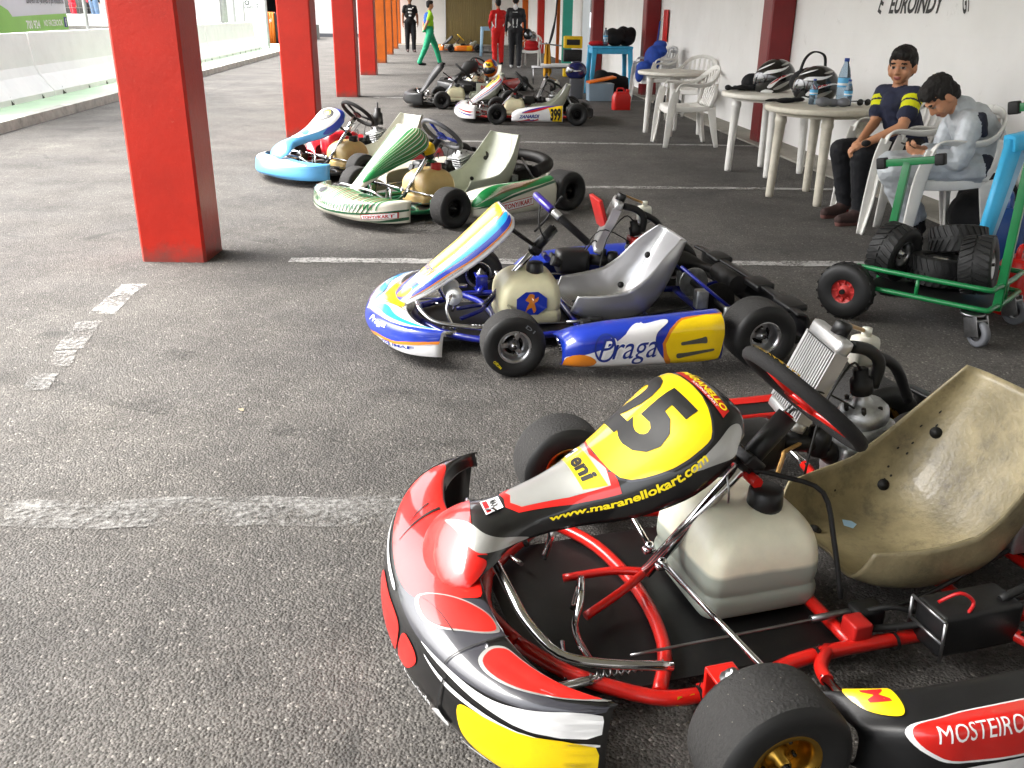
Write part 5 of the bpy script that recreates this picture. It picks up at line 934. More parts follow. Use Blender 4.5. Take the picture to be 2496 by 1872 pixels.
# ------------------------------------------------------------------ plastic furniture
def ribbon(mb, pts, wdir, w, th, mi=0, smooth=5):
    P = crom(pts, smooth) if smooth and len(pts) > 2 else [Vector(p) for p in pts]; N = len(P); rings = []
    wf = w if callable(w) else (lambda t: w)
    for i, p in enumerate(P):
        t = (P[min(i + 1, N - 1)] - P[max(i - 1, 0)]).normalized(); wd = wdir(i / (N - 1)) if callable(wdir) else Vector(wdir)
        wd = (wd - t * wd.dot(t)).normalized(); n = t.cross(wd); a = wd * wf(i / (N - 1)) / 2; b_ = n * th / 2
        rings.append([p - a - b_ * .5, p - a * .8 - b_, p + a * .8 - b_, p + a - b_ * .5, p + a + b_ * .5, p + a * .8 + b_, p - a * .8 + b_, p - a + b_ * .5])
    mb.loft(rings, mi); return mb
def round_table(x, y, r, h, rz, label, top='table_top', leg='white_plastic', splay=.02, lr=.30):
    t = empty('round_table', (x, y, 0), rz, label, 'table', 'round white plastic tables')
    MB().lathe([(r - .03, h - .045), (r - .006, h - .04), (r, h - .03), (r, h - .008), (r - .008, h), (r - .03, h + .001), (0, h + .001)], n=56).build('tabletop', top, t)
    for k in range(4):
        a = math.pi / 4 + k * math.pi / 2; c, s_ = math.cos(a), math.sin(a); rings = []
        for z, q, d in ((0, .026, splay), (.02, .028, splay), (h * .5, .031, splay * .5), (h - .14, .036, 0), (h - .13, .041, 0), (h - .10, .041, 0), (h - .095, .037, 0), (h - .03, .042, 0)):
            rings.append([Vector((c * (lr + d), s_ * (lr + d), z)) + Vector((q * px, q * py, 0)) for px, py in ((1, .5), (.5, 1), (-.5, 1), (-1, .5), (-1, -.5), (-.5, -1), (.5, -1), (1, -.5))])
        MB().loft(rings).build('leg', leg, t)
    ap = MB(); ap.lathe([(lr + .03, h - .07), (lr + .03, h - .04)], n=32, cap=False); ap.lathe([(lr + .015, h - .04), (lr + .015, h - .07)], n=32, cap=False); ap.build('apron', leg, t)
    return t
round_table(1.90, 11.32, .45, .72, .55, 'round white plastic table standing by itself with an empty chair beside it')
round_table(2.28, 8.42, .44, .70, .62, 'round white plastic table holding the black gloves and one helmet')
round_table(2.33, 7.13, .43, .70, .62, 'weathered round plastic table with the water bottles on it', 'dirty_plastic', 'dirty_plastic')
def chair_parts():
    t = empty('plastic_chair', (0, 0, 0), 0, 'x', 'chair', 'white plastic armchairs'); W = 'white_plastic'
    ss = Surf([[(x, y, z - .02 * (1 - (y / .22) ** 2)) for y in (-.225, -.19, -.1, 0, .1, .19, .225)] for x, z in ((.235, .36), (.23, .40), (.215, .425), (.15, .43), (0, .418), (-.14, .412), (-.2, .43))]); ss.obj('seat', W, t, 16, 16, .006)
    for s_ in (1, -1):
        m_ = MB(); ribbon(m_, [(.275, .262 * s_, 0), (.255, .262 * s_, .2), (.235, .258 * s_, .40), (.215, .265 * s_, .52), (.19, .27 * s_, .60)], (1, .0, 0), lambda q: .05 + .035 * math.sin(min(1, q * 1.2) * math.pi * .7), .012); ribbon(m_, [(.275, .245 * s_, 0), (.24, .24 * s_, .2), (.225, .235 * s_, .40)], (0, 1, 0), .035, .012); m_.build('front_leg', W, t)
        m_ = MB(); ribbon(m_, [(-.30, .235 * s_, 0), (-.255, .225 * s_, .2), (-.215, .215 * s_, .42)], (1, 0, 0), lambda q: .045 + .05 * q, .012); ribbon(m_, [(-.29, .22 * s_, 0), (-.25, .21 * s_, .2), (-.21, .20 * s_, .42)], (0, 1, 0), .03, .012); m_.build('rear_leg', W, t)
        m_ = MB(); ribbon(m_, [(.20, .268 * s_, .575), (.17, .272 * s_, .635), (.10, .275 * s_, .65), (-.06, .272 * s_, .64), (-.18, .255 * s_, .665), (-.27, .20 * s_, .745), (-.31, .10 * s_, .80), (-.315, 0, .815)], lambda q: Vector((0, 1 - min(1, q * 1.1), .25 + q * 1.0)), lambda q: .05, .014)
        ribbon(m_, [(-.20, .225 * s_, .42), (-.235, .245 * s_, .54), (-.245, .235 * s_, .66)], (1, 0, 0), .04, .012); m_.build('armrest', W, t)
    for y in (-.16, -.10, -.035, .035, .10, .16):
        m_ = MB(); ribbon(m_, [(-.205, y * .9, .42), (-.25, y, .56), (-.285, y * 1.05, .68), (-.31 + abs(y) * .12, y * 1.0, .80 - abs(y) * .28)], (0, 1, 0), .032, .008); m_.build('back_slat', W, t)
    m_ = MB(); ribbon(m_, [(-.215, -.2, .44), (-.225, 0, .435), (-.215, .2, .44)], (0, 0, 1), .05, .01); m_.build('back_rail', W, t)
    for s_ in (1, -1):
        m_ = MB(); ribbon(m_, [(.23, .235 * s_, .40), (0, .235 * s_, .395), (-.21, .215 * s_, .41)], (0, 0, 1), .055, .01); m_.build('side_rail', W, t)
    return t
chair0 = chair_parts(); first = [True]
def chair(x, y, face, label, z=0.0, tilt=0.0):
    c = chair0 if first[0] else copy_tree(chair0); first[0] = False
    c.location = (x, y, z); c.rotation_euler = (0, tilt, math.atan2(face[1], face[0])); c['label'] = label; return c
chair(1.86, 10.28, (-.85, -.1), 'empty white plastic armchair drawn up to the lone round table')
chair(2.18, 15.0, (-.9, -.45), 'lower white plastic armchair of the pair under the blue jacket')
chair(2.18, 15.0, (-.9, -.45), 'upper white plastic armchair of the pair, blue jacket over it', z=.06)
chair(2.42, 13.0, (-.5, -.85), 'white plastic armchair against the wall behind the lone round table')
chair(2.66, 6.42, (-.95, -.25), 'white plastic armchair the boy in the T-shirt sits on')
chair(2.58, 5.66, (-.985, -.12), 'white plastic armchair the boy in the silver suit sits on')
chair(.42, 26.95, (-.2, -.97), 'white plastic armchair with a red and grey bag on it')
def stool_table(x, y, w, h, rz, label, m1='blue_plastic'):
    t = empty('square_table', (x, y, 0), rz, label, 'table', 'blue plastic tables')
    MB().box((0, 0, h - .02), (w, w, .04), bev=.015).build('tabletop', m1, t)
    for sx in (1, -1):
        for sy in (1, -1):
            rings = [rrect(.03 + q * .012, .03 + q * .012, .01, z, sx * (w / 2 - .05 + (1 - q) * .05), sy * (w / 2 - .05 + (1 - q) * .05), 3) for z, q in ((0, 0), (h * .5, .5), (h - .04, 1))]; MB().loft(rings).build('leg', m1, t)
    for a in range(4):
        m_ = MB(); m_.box((0, w / 2 - .03, h - .08), (w - .1, .02, .09), bev=.006); o = m_.build('apron', m1, t); o.rotation_euler = (0, 0, a * math.pi / 2)
    return t
stool_table(1.66, 17.1, .72, .83, .05, 'blue plastic table with a bottle and black bags on top')
stool_table(-1.0, 33.2, .45, .95, .1, 'slim pale blue plastic table beside the person in red', 'pale_blue_plastic')
# blue trestle at the right edge
t = empty('plastic_trestle', (2.77, 4.98, 0), .12, 'bright blue plastic table standing on end beside the trolley', 'table')
for (a, b_, mm) in (((-.20, -.02, .0), (-.10, .0, .72), 'blue_plastic'), ((-.13, .06, .0), (-.02, .06, .70), 'pale_blue_plastic')):
    m_ = MB(); ribbon(m_, [a, b_], (1, 0, .1), lambda q: .065 + .03 * q, .05, smooth=0); m_.build('leg', mm, t)
m_ = MB(); ribbon(m_, [(-.13, .0, .70), (.1, .02, .735), (.42, .05, .73)], (0, 0, 1), .09, .09); m_.build('top_rail', 'blue_plastic', t)
m_ = MB(); ribbon(m_, [(.38, .10, 0), (.33, .08, .72)], (1, 0, .1), .08, .05, smooth=0); m_.build('leg', 'blue_plastic', t)

# ------------------------------------------------------------------ green trolley with rain tyres
tr = empty('trolley', (1.6, 4.1, 0), math.atan2(-.40, .43), 'green tubular trolley carrying four treaded tyres', 'trolley')     # local x along the near edge, y to the far side
L_, W_ = .587, .44; f = MB()
for z in (.155, .245): f.tube([(0, 0, z), (L_ - .06, 0, z), (L_, .05, z), (L_, W_ - .05, z), (L_ - .06, W_, z), (0, W_, z)], .012, n=10, smooth=3)
f.build('rail_frame', 'trolley_green', tr)
for x, y in ((.28, 0), (.28, W_), (L_, W_ / 2)): MB().tube([(x, y, .155), (x, y, .245)], .009, smooth=0).build('strut', 'trolley_green', tr)
MB().box((L_ / 2, W_ / 2, .147), (L_ - .04, W_ - .03, .01)).build('tray', 'tray_black', tr)
for x, y, h, tilt in ((.03, W_ * .62, .70, .06), (L_ + .0, .13, 1.0, 0.0)):
    MB().box((x, y, (.13 + h) / 2), (.036, .028, h - .13), rot=rot_y(tilt), bev=.003).build('upright_post', 'trolley_green', tr)
    b_ = MB(); b_.box((x + .03, y, h), (.30, .028, .034), rot=rot_y(-.18), bev=.003); b_.build('top_bar', 'trolley_green', tr)
    for q in (-.13, .13): MB().box((x + .03 + q, y, h + q * .18), (.045, .042, .052), rot=rot_y(-.18), bev=.008).build('rubber_pad', 'rubber', tr)
for y, nm in ((-.045, 0), (W_ + .045, 1)):
    w = MB(); T = [(.055, -.035), (.075, -.042), (.105, -.042), (.122, -.034), (.131, -.018), (.132, 0), (.131, .018), (.122, .034), (.105, .042), (.075, .042), (.055, .035)]
    w.lathe(T, ax=(0, 1, 0), n=40, cap=False)
    for k in range(40): a = 2 * math.pi * k / 40; w.box((.1305 * math.cos(a), .012 * (-1) ** k, .1305 * math.sin(a)), (.005, .03, .011), rot=rot_y(-a), bev=0)
    wo_ = w.build('pneumatic_tyre', 'wall_rubber', tr); wo_.location = (-.02, y, .132)
    h = MB(); h.lathe([(.066, -.03), (.058, -.034), (.05, -.02), (.03, -.012), (.024, -.03), (.014, -.034), (0, -.034)], ax=(0, 1, 0), n=28, cap=False); h.lathe([(.066, .03), (.058, .034), (.05, .02), (.03, .012), (.024, .03), (0, .034)], ax=(0, 1, 0), n=28, cap=False)
    for k in range(8): a = 2 * math.pi * k / 8; h.box((.042 * math.cos(a), -.022, .042 * math.sin(a)), (.022, .012, .006), rot=rot_y(-a), bev=.001)
    h.build('hub', 'hub_red', wo_); MB().lathe([(.012, -.05), (.012, .05)], ax=(0, 1, 0), n=8).build('axle_bolt', 'dark_steel', wo_)
for x, y, a in ((.53, .0, 2.6), (.54, W_, 2.9)):
    c = MB(); c.lathe([(.05, .128), (.05, .138)], n=16); c.box((-.035, .03, .085), (.075, .004, .085), rot=rot_y(.35), bev=.001); c.box((-.035, -.03, .085), (.075, .004, .085), rot=rot_y(.35), bev=.001); c.box((-.03, 0, .115), (.07, .06, .012), bev=.003)
    co = c.build('caster_fork', 'steel', tr); co.location = (x, y, 0); co.rotation_euler = (0, 0, a)
    MB().lathe([(.032, -.014), (.05, -.016), (.058, -.01), (.058, .01), (.05, .016), (.032, .014)], (-.055, 0, .058), (0, 1, 0), n=28, cap=False).lathe([(.034, -.008), (.012, -.012), (.012, .012), (.034, .008)], (-.055, 0, .058), (0, 1, 0), n=20, mi=1, cap=False).build('caster_wheel', ['grey_text', 'steel'], co)
def rain_tyre_mesh():
    R_, w = .132, .13; h = w / 2; mb = MB()
    P = [(.066, -h * .86), (.08, -h * .98), (R_ * .8, -h * 1.02), (R_ * .92, -h * .94), (R_ * .955, -h * .8), (R_ * .96, 0), (R_ * .955, h * .8), (R_ * .92, h * .94), (R_ * .8, h * 1.02), (.08, h * .98), (.066, h * .86)]
    mb.lathe(P, ax=(0, 1, 0), n=40, cap=False); n = 26
    for k in range(n):
        for s_ in (1, -1):
            a0 = 2 * math.pi * (k + (0 if s_ > 0 else .5)) / n; V = []
            for (ya, aa) in ((.006, -.05), (.006, .10), (.030, .20), (.060, .30), (.060, .15), (.030, .045)):
                for rr_ in (R_ * .95, R_ * (1.0 - .02 * (ya / .06) ** 2)):
                    a = a0 + aa; V.append((rr_ * math.cos(a), ya * s_, rr_ * math.sin(a)))
            mb.add(V, [(1, 3, 5, 7, 9, 11)] + [((2 * i), (2 * i + 1), (2 * i + 3) % 12, (2 * i + 2) % 12) for i in range(6)], smooth=False)
    return mb.mesh('rain_tyre', 'rain_tyre')
RT = rain_tyre_mesh(); RR_ = rim_mesh(.066, .125, 'silver_rim', 'dish')
for x, y, z, e, l in ((1.80, 4.20, .292, (.15, 0, .62), 'treaded tyre standing at the red-hubbed end of the trolley'), (1.99, 4.13, .225, (1.57, .06, .3), 'treaded tyre lying flat in the middle of the trolley'), (2.07, 3.93, .30, (-.15, .0, .95), 'treaded tyre standing at the caster end of the trolley'), (2.12, 4.26, .33, (1.25, .1, .2), 'treaded tyre at the back of the trolley on its side')):
    o = empty('rain_tyre', (x, y, z), 0, l, 'tyre', 'treaded tyres on the trolley'); o.rotation_euler = e
    link(bpy.data.objects.new('tread', RT), o); r_ = link(bpy.data.objects.new('rim', RR_), o); r_.rotation_euler = (0, 0, math.pi)

# ------------------------------------------------------------------ small things
def jerrycan(x, y, rz, m_, label, s=1.0):
    o = empty('jerrycan', (x, y, 0), rz, label, 'jerrycan', None, s)
    b_ = MB(); b_.loft([rrect(.14, .085, .03, z, 0, 0, 4) if z < .2 else rrect(.14 - (z - .2) * .5, .085 - (z - .2) * .25, .03, z, 0, 0, 4) for z in (0, .01, .1, .2, .25, .27)]); bo = b_.build('can_body', m_, o)
    MB().tube([(-.08, 0, .26), (-.07, 0, .32), (.02, 0, .32), (.04, 0, .262)], .014, n=8).build('handle', m_, o); MB().lathe([(.03, .26), (.03, .31), (0, .31)], (.095, 0, 0), n=14).build('cap', 'black_plastic' if m_ != 'jerry_red' else m_, o)
    return o
jerrycan(1.60, 14.3, .2, 'jerry_red', 'red plastic jerrycan in front of the storage box', .95)
jerrycan(2.46, 4.22, .4, 'jerry_red', 'red plastic jerrycan beside the trolley casters', 1.0)
jerrycan(2.86, 5.25, 1.2, 'jerry_blue', 'dark blue jerrycan with a silver clasp behind the trolley', 1.2)
o = empty('storage_box', (1.40, 15.85, 0), .1, 'clear plastic storage box with a tilted orange lid', 'box')
b_ = MB(); b_.loft([rrect(.20 + .02 * z / .3, .14 + .02 * z / .3, .02, z, 0, 0, 4) for z in (.005, .15, .28)], cap=False); b_.loft([rrect(.20 + .02 * z / .3 - .006, .14 + .02 * z / .3 - .006, .02, z, 0, 0, 4) for z in (.28, .15, .01)]); b_.build('tub', 'box_clear', o)
l_ = MB().box((.02, 0, .335), (.46, .33, .03), rot=rot_y(-.20), bev=.008).build('lid', 'lid_orange', o)
MB().box((0, 0, .10), (.3, .2, .14), bev=.03).build('contents', 'red_cloth', o)
def bottle(x, y, z, h, r, label, cap='cap_blue', lab=True, group=None):
    o = empty('water_bottle', (x, y, z), 0, label, 'bottle', group)
    p = [(0, .002), (r * .9, 0), (r, h * .03), (r, h * .2), (r * .95, h * .23), (r, h * .26), (r, h * .58), (r * .96, h * .64), (r * .7, h * .78), (r * .38, h * .90), (r * .36, h * .94)]
    MB().lathe(p, n=22).build('flask', 'water_bottle', o); MB().lathe([(r * .42, h * .93), (r * .42, h), (0, h)], n=14).build('cap', cap, o)
    if lab:
        MB().lathe([(r * 1.02, h * .38), (r * 1.02, h * .58)], n=22, cap=False).build('paper_label', 'label_blue', o); MB().lathe([(r * 1.03, h * .42), (r * 1.03, h * .47)], n=22, cap=False).build('label_band', 'white_text', o)
    return o
bottle(2.50, 7.25, .701, .335, .045, 'tall clear water bottle with a blue cap and blue label'); bottle(2.50, 7.12, .701, .19, .03, 'small clear water bottle with a blue cap beside the tall one'); bottle(2.27, 7.22, .701, .185, .03, 'small clear water bottle in front of the black helmet')
bottle(1.56, 16.95, .83, .30, .04, 'clear bottle standing on the blue plastic table', 'black_plastic', True)
class Dome(Surf):
    def __init__(s, c, r, rot): s.c = Vector(c); s.r = r; s.m = rot; s.flip = 1
    def raw(s, v, u):
        lo = (v - .5) * 2 * math.pi; la = (u - .5) * math.pi; x = math.cos(la) * math.cos(lo); y = math.cos(la) * math.sin(lo); z = math.sin(la)
        k = 1 + (.16 * max(0, x) * max(0, -z + .35)); return Vector((s.r[0] * x * k, s.r[1] * y, s.r[2] * z if z > -.75 else -.75 * s.r[2]))
    def ev(s, v, u): return s.c + s.m @ s.raw(v, u)
    def nrm(s, v, u):
        p = s.raw(v, u); return (s.m @ Vector((p.x / s.r[0] ** 2, p.y / s.r[1] ** 2, p.z / s.r[2] ** 2 + 1e-6))).normalized()
def helmet(x, y, z, rz, base, label, style=0, pitch=0.0, sc=1.0, group=None):
    o = empty('racing_helmet', (x, y, z), rz, label, 'helmet', group); o.rotation_euler = (0, pitch, rz); r = (.155 * sc, .122 * sc, .14 * sc)
    D = Dome((0, 0, .105 * sc), r, Matrix.Identity(3)); mb = MB(); nu, nv = 18, 32; V = [D.ev(j / nv, i / nu) for i in range(nu + 1) for j in range(nv)]
    mb.add(V, [(i * nv + j, i * nv + (j + 1) % nv, (i + 1) * nv + (j + 1) % nv, (i + 1) * nv + j) for i in range(nu) for j in range(nv)]); sh_ = mb.build('shell', base, o)
    decal(D, [(.34, .47), (.42, .44), (.5, .435), (.58, .44), (.66, .47), (.67, .56), (.63, .63), (.5, .655), (.37, .63), (.33, .56)], 'visor_smoke', o, .006, smooth=4, name='visor', nv=40, nu=40)
    if style == 0:
        for s_ in (lambda p: p, mirv):
            for pol, mm in (([(.66, .62), (.80, .60), (.90, .66), (.82, .645), (.70, .665)], 'white_text'), ([(.68, .40), (.76, .50), (.88, .53), (.94, .50), (.88, .505), (.78, .47), (.71, .37)], 'white_text'), ([(.60, .33), (.66, .36), (.72, .30), (.68, .26), (.62, .28)], 'white_text'), ([(.70, .43), (.78, .51), (.86, .525), (.80, .49)], 'red_text'), ([(.72, .34), (.8, .40), (.88, .42), (.84, .36), (.76, .31)], 'silver_vinyl'), ([(.56, .70), (.68, .74), (.78, .80), (.66, .77)], 'white_text'), ([(.82, .70), (.9, .74), (.95, .72), (.88, .69)], 'silver_vinyl')):
                decal(D, s_(pol), mm, o, .003, smooth=3, nv=40, nu=40)
    elif style == 1:
        decal(D, [(.52, .56), (.60, .50), (.72, .50), (.80, .53), (.72, .53), (.62, .54)], 'white_text', o, .003, smooth=3)
    elif style == 2:
        decal(D, [(.36, .68), (.5, .66), (.64, .68), (.62, .84), (.38, .84)], 'kart_yellow', o, .004, smooth=2); text(D, '96', (.5, .755), (.09, 0), (0, .06), 'black_text', o, .007, bold=.04); decal(D, [(.1, .6), (.3, .62), (.28, .86), (.1, .9)], 'kart_purple', o, .003); decal(D, [(.7, .62), (.9, .6), (.9, .9), (.72, .86)], 'kart_purple', o, .003)
    return o
helmet(2.32, 8.42, .702, 2.9, 'helmet_black', 'black racing helmet with white and red flashes tilted on its side', 0, .25, 1.15)
helmet(2.39, 7.50, .702, 2.75, 'helmet_black', 'black racing helmet with white and silver lines beside the bottles', 0, .12, 1.1)
helmet(1.03, 16.2, .33, 3.3, 'helmet_blue', 'glossy dark blue racing helmet on the dark stand', 1, 0, 1.12)
helmet(-.45, 17.15, .32, -1.9, 'helmet_orange', 'orange and yellow helmet numbered 96 resting on a kart', 2, .35, 1.1)
tag(MB().loft([rrect(.11, .11, .02, z, 0, 0, 4) for z in (0, .02, .3, .33)]).build('equipment_case', 'grey_plastic'), 'dark grey box under the blue helmet', 'box').location = (1.03, 16.2, 0)
# gloves, bag, scarf, glasses on the tables
def blob(name, m_, parts, loc, label, cat, vox=.008):
    mb = MB()
    for c, r, a in parts: mb.ell(c, r, rot=rot_z(a), n=12, m=8)
    me = mb.mesh(name, m_); o = bpy.data.objects.new(name, me); COL.objects.link(o); md = o.modifiers.new('r', 'REMESH'); md.mode = 'VOXEL'; md.voxel_size = vox
    s_ = o.modifiers.new('s', 'SMOOTH'); s_.iterations = 4; dg = bpy.context.evaluated_depsgraph_get(); me2 = bpy.data.meshes.new_from_object(o.evaluated_get(dg)); o.modifiers.clear(); o.data = me2
    if not len(me2.materials): me2.materials.append(M(m_))
    for p in me2.polygons: p.use_smooth = True
    o.location = loc; return tag(o, label, cat)
blob('glove', 'black_cloth', [((0, 0, .03), (.07, .05, .025), 0), ((-.09, .01, .025), (.06, .018, .015), .1), ((-.09, -.03, .025), (.06, .016, .015), -.1), ((-.05, .05, .03), (.045, .018, .018), 1.9), ((.09, 0, .03), (.06, .05, .025), 0), ((-.13, .0, .03), (.03, .04, .025), 0)], (2.03, 8.5, .70), 'black racing glove lying at the edge of the helmet table', 'glove')
blob('glove', 'black_cloth', [((0, 0, .02), (.10, .04, .02), .3), ((-.11, -.02, .02), (.08, .015, .012), .3), ((-.10, .03, .02), (.07, .015, .012), .5), ((.1, .04, .025), (.06, .04, .02), .3)], (2.10, 7.32, .70), 'flat black glove with grey trim beside the small bottle', 'glove')
blob('neck_scarf', 'grey_text', [((0, 0, .035), (.06, .05, .035), 0), ((.08, .02, .03), (.05, .05, .03), .4), ((.15, -.01, .035), (.05, .045, .035), 0)], (2.29, 7.03, .70), 'crumpled patterned grey scarf in front of the black helmet', 'scarf')
g_ = empty('sunglasses', (2.62, 7.1, .70), .3, 'dark sunglasses standing on the weathered table', 'sunglasses')
for x in (-.033, .033): MB().ell((x, 0, .03), (.03, .008, .025), n=14, m=8).build('lens', 'phone_black', g_)
MB().tube([(-.012, 0, .04), (.012, 0, .04)], .004, smooth=0).tube([(-.062, 0, .04), (-.06, .1, .03)], .004, smooth=0).tube([(.062, 0, .04), (.06, .1, .03)], .004, smooth=0).build('frame', 'phone_black', g_)
bg_ = empty('helmet_bag', (2.46, 7.92, .70), .2, 'black bag with a raised carrying strap behind the helmets', 'bag')
MB().ell((0, 0, .12), (.19, .13, .12)).build('bag_body', 'black_cloth', bg_); m_ = MB(); ribbon(m_, [(-.13, -.02, .18), (-.10, -.03, .30), (-.03, -.02, .355), (.06, 0, .345), (.11, .02, .30), (.12, .02, .18)], (0, 1, 0), .035, .012); m_.build('strap', 'black_cloth', bg_)
blob('woolly_hat', 'black_cloth', [((0, 0, .07), (.10, .09, .08), 0), ((-.09, 0, .02), (.08, .07, .02), 0)], (2.14, 8.62, .70), 'black hat heaped behind the tilted helmet', 'hat')
blob('jacket', 'jacket_blue', [((0, 0, .62), (.10, .20, .20), .4), ((.08, .04, .74), (.12, .22, .10), .4), ((-.12, -.05, .50), (.12, .16, .10), .4), ((-.2, -.1, .40), (.06, .09, .12), .4), ((.12, .06, .84), (.08, .16, .06), .4)], (2.12, 14.95, .08), 'blue jacket thrown over the stacked plastic armchairs', 'jacket', .014)
for i, (x, y, z, s_, l) in enumerate(((1.75, 17.1, .83, 1.0, 'black sports bag on the blue plastic table beside the bottle'), (1.95, 17.2, .83, 1.1, 'rounded black backpack with maroon side on the blue table'))):
    blob('sports_bag', 'black_cloth', [((0, 0, .12 * s_), (.17, .16, .13 * s_), 0), ((-.06, 0, .2 * s_), (.12, .12, .10 * s_), .4), ((.08, .02, .18 * s_), (.10, .12, .12), .2)], (x, y, z), l, 'bag', .015)
blob('cloth', 'red_cloth', [((0, 0, .04), (.16, .1, .05), 0), ((.12, .03, .03), (.1, .1, .04), .4)], (1.42, 17.0, .83), 'red cloth folded on the blue plastic table', 'cloth', .015)
blob('kit_bag', 'black_cloth', [((0, 0, .18), (.30, .2, .2), 0), ((.2, .05, .15), (.25, .2, .17), .3), ((-.15, 0, .30), (.15, .14, .12), .3)], (1.7, 17.35, 0), 'black kit bag on the floor under the blue table', 'bag', .02)
blob('kit_bag', 'black_cloth', [((0, 0, .16), (.22, .25, .18), 0), ((.1, .2, .2), (.2, .2, .2), .3), ((.05, -.15, .14), (.18, .2, .15), .3)], (3.0, 5.75, 0), 'black kit bag on the floor behind the boys, against the wall', 'bag', .018)
blob('kit_bag', 'black_cloth', [((0, 0, .12), (.2, .2, .13), 0), ((.12, .1, .1), (.14, .16, .11), .3)], (2.22, 13.9, 0), 'black bag on the floor beneath the lone round table', 'bag', .018)
rb_ = blob('rucksack', 'red_cloth', [((0, 0, .14), (.2, .14, .12), 0), ((0, 0, .02), (.22, .16, .06), 0)], (.42, 26.9, .44), 'red bag with straps on the far plastic armchair', 'bag', .02)
helmet(.44, 26.9, .66, -1.6, 'silver_vinyl', 'silver grey helmet on top of the red bag', 1, 0, 1.05)
# towel stand, yellow crates, car
st = empty('kart_stand', (.62, 20.0, 0), 0, 'metal kart stand with a yellow towel hanging on its post', 'stand')
f = MB(); f.tube([(0, 0, .05), (0, 0, .80)], .015, smooth=0); f.tube([(-.12, 0, .78), (.32, 0, .74)], .014, smooth=0); f.tube([(-.3, .2, .32), (.9, .2, .32)], .014, smooth=0); f.tube([(-.3, -.25, .32), (.9, -.25, .32)], .014, smooth=0)
for x in (-.25, .85):
    for y in (-.25, .2): f.tube([(x, y, .32), (x * 1.05, y * 1.2, .0)], .013, smooth=0)
f.build('frame', 'steel', st); MB().box((.35, 0, .36), (.9, .5, .05), bev=.01).build('white_panel', 'sign_white', st)
tw = Surf([[(-.02 + (.05 + .035 * i / 5) * (j - 3) / 3 + .015 * i / 5, .03 * math.sin(j * 2.1 + i * .4), .77 - (.60 + .05 * math.sin(j * 1.9)) * i / 5) for j in range(7)] for i in range(6)])
two = tw.obj('yellow_towel', 'yellow_cloth', None, 24, 16, .006); two.location = (.66, 19.93, 0); tag(two, 'yellow towel draped from the kart stand post', 'towel')
for x, y, z, m_, l in ((1.30, 22.2, 0, 'machine_yellow', 'lower yellow crate of the stack by the teal pillar'), (1.30, 22.2, .33, 'black_plastic', 'black crate between the two yellow crates'), (1.30, 22.2, .62, 'machine_yellow', 'upper yellow crate of the stack by the teal pillar')):
    o = MB().box((0, 0, .14), (.42, .36, .26), bev=.02).box((0, -.182, .14), (.30, .012, .12), bev=.005, mi=1).build('crate', [m_, 'black_plastic']); o.location = (x, y, z); tag(o, l, 'crate', 'crates by the teal pillar')
cb_ = MB(); cb_.tube([(1.09, 26.43, 1.9), (1.05, 26.40, 1.3), (.95, 26.38, .85), (.9, 26.38, .6), (1.0, 26.35, .9), (1.07, 26.4, 1.4)], .02, n=6); tag(cb_.build('hanging_cable', 'rubber'), 'black cable hanging in a loop from the narrow post', 'cable')
mp_ = empty('mop', (2.45, 16.75, 0), 0, 'blue handled mop leaning beside the maroon pillar', 'mop'); MB().tube([(-.08, -.05, 0), (.02, 0, 1.25)], .013, smooth=0).build('handle', 'cap_blue', mp_); MB().tube([(-.02, -.05, .3), (.05, 0, 1.3)], .012, smooth=0).build('handle', 'white_plastic', mp_)
tag(MB().box((0, 0, 0), (.02, .42, .5), bev=.006).build('notice_panel', 'jerry_red'), 'red panel on the wall beside the maroon socket pillar', 'panel').location = (WX(16.4) - .02, 16.4, 1.18)
car = empty('parked_car', (2.9, 33.0, 0), 1.75, 'white hatchback car parked outside beyond the wall opening', 'car')
prof = [(-2.0, .35), (-2.05, .7), (-1.9, .95), (-1.5, 1.0), (-.9, 1.42), (.4, 1.45), (1.1, 1.0), (1.8, .85), (2.05, .6), (2.0, .35)]
cbm = MB(); rings = []
for y, s_ in ((-.85, .94), (-.80, .98), (-.5, 1), (.5, 1), (.80, .98), (.85, .94)): rings.append([(x * s_, y * (1 if z < 1.05 else .84), .35 + (z - .35) * (s_ if z > 1.05 else 1)) for x, z in prof])
cbm.loft(rings); cbm.build('body', 'car_white', car)
for s_ in (1, -1):
    MB().add([(-1.3, .80 * s_, 1.03), (-.85, .715 * s_, 1.34), (.3, .715 * s_, 1.37), (.85, .80 * s_, 1.03)], [(0, 1, 2, 3)], smooth=False).build('side_window', 'glass_dark', car)
    for x in (-1.3, 1.3): MB().lathe([(.18, -.1), (.3, -.1), (.31, 0), (.3, .1), (.18, .1)], (x, .78 * s_, .31), (0, 1, 0), n=24).build('tyre', 'wall_rubber', car)
MB().add([(1.12, -.62, 1.03), (1.12, .62, 1.03), (.46, .58, 1.41), (.46, -.58, 1.41)], [(0, 1, 2, 3)], smooth=False).build('windscreen', 'glass_dark', car)
for s_ in (1, -1): MB().ell((1.92, .6 * s_, .72), (.1, .16, .08)).build('headlight', 'chrome', car)
for i, (x, y) in enumerate(((-.55, 3.75), (-.95, 2.9))):
    o = MB().add([(0, -.009, 0), (.013, 0, .003), (0, .014, .005), (-.007, .0, .002)], [(0, 1, 2, 3)], smooth=False).build('dry_leaf', 'dry_leaf'); o.location = (x, y, .004); o.rotation_euler = (0, 0, i * 1.3); tag(o, ['dry leaf on the asphalt in front of the blue kart', 'dry leaf between the two nearest painted lines', 'tiny dry leaf near the black wheel of kart 25', 'dry leaf close to the dashed painted line'][i], 'leaf', 'dry leaves on the asphalt')
from mathutils import noise as mnoise
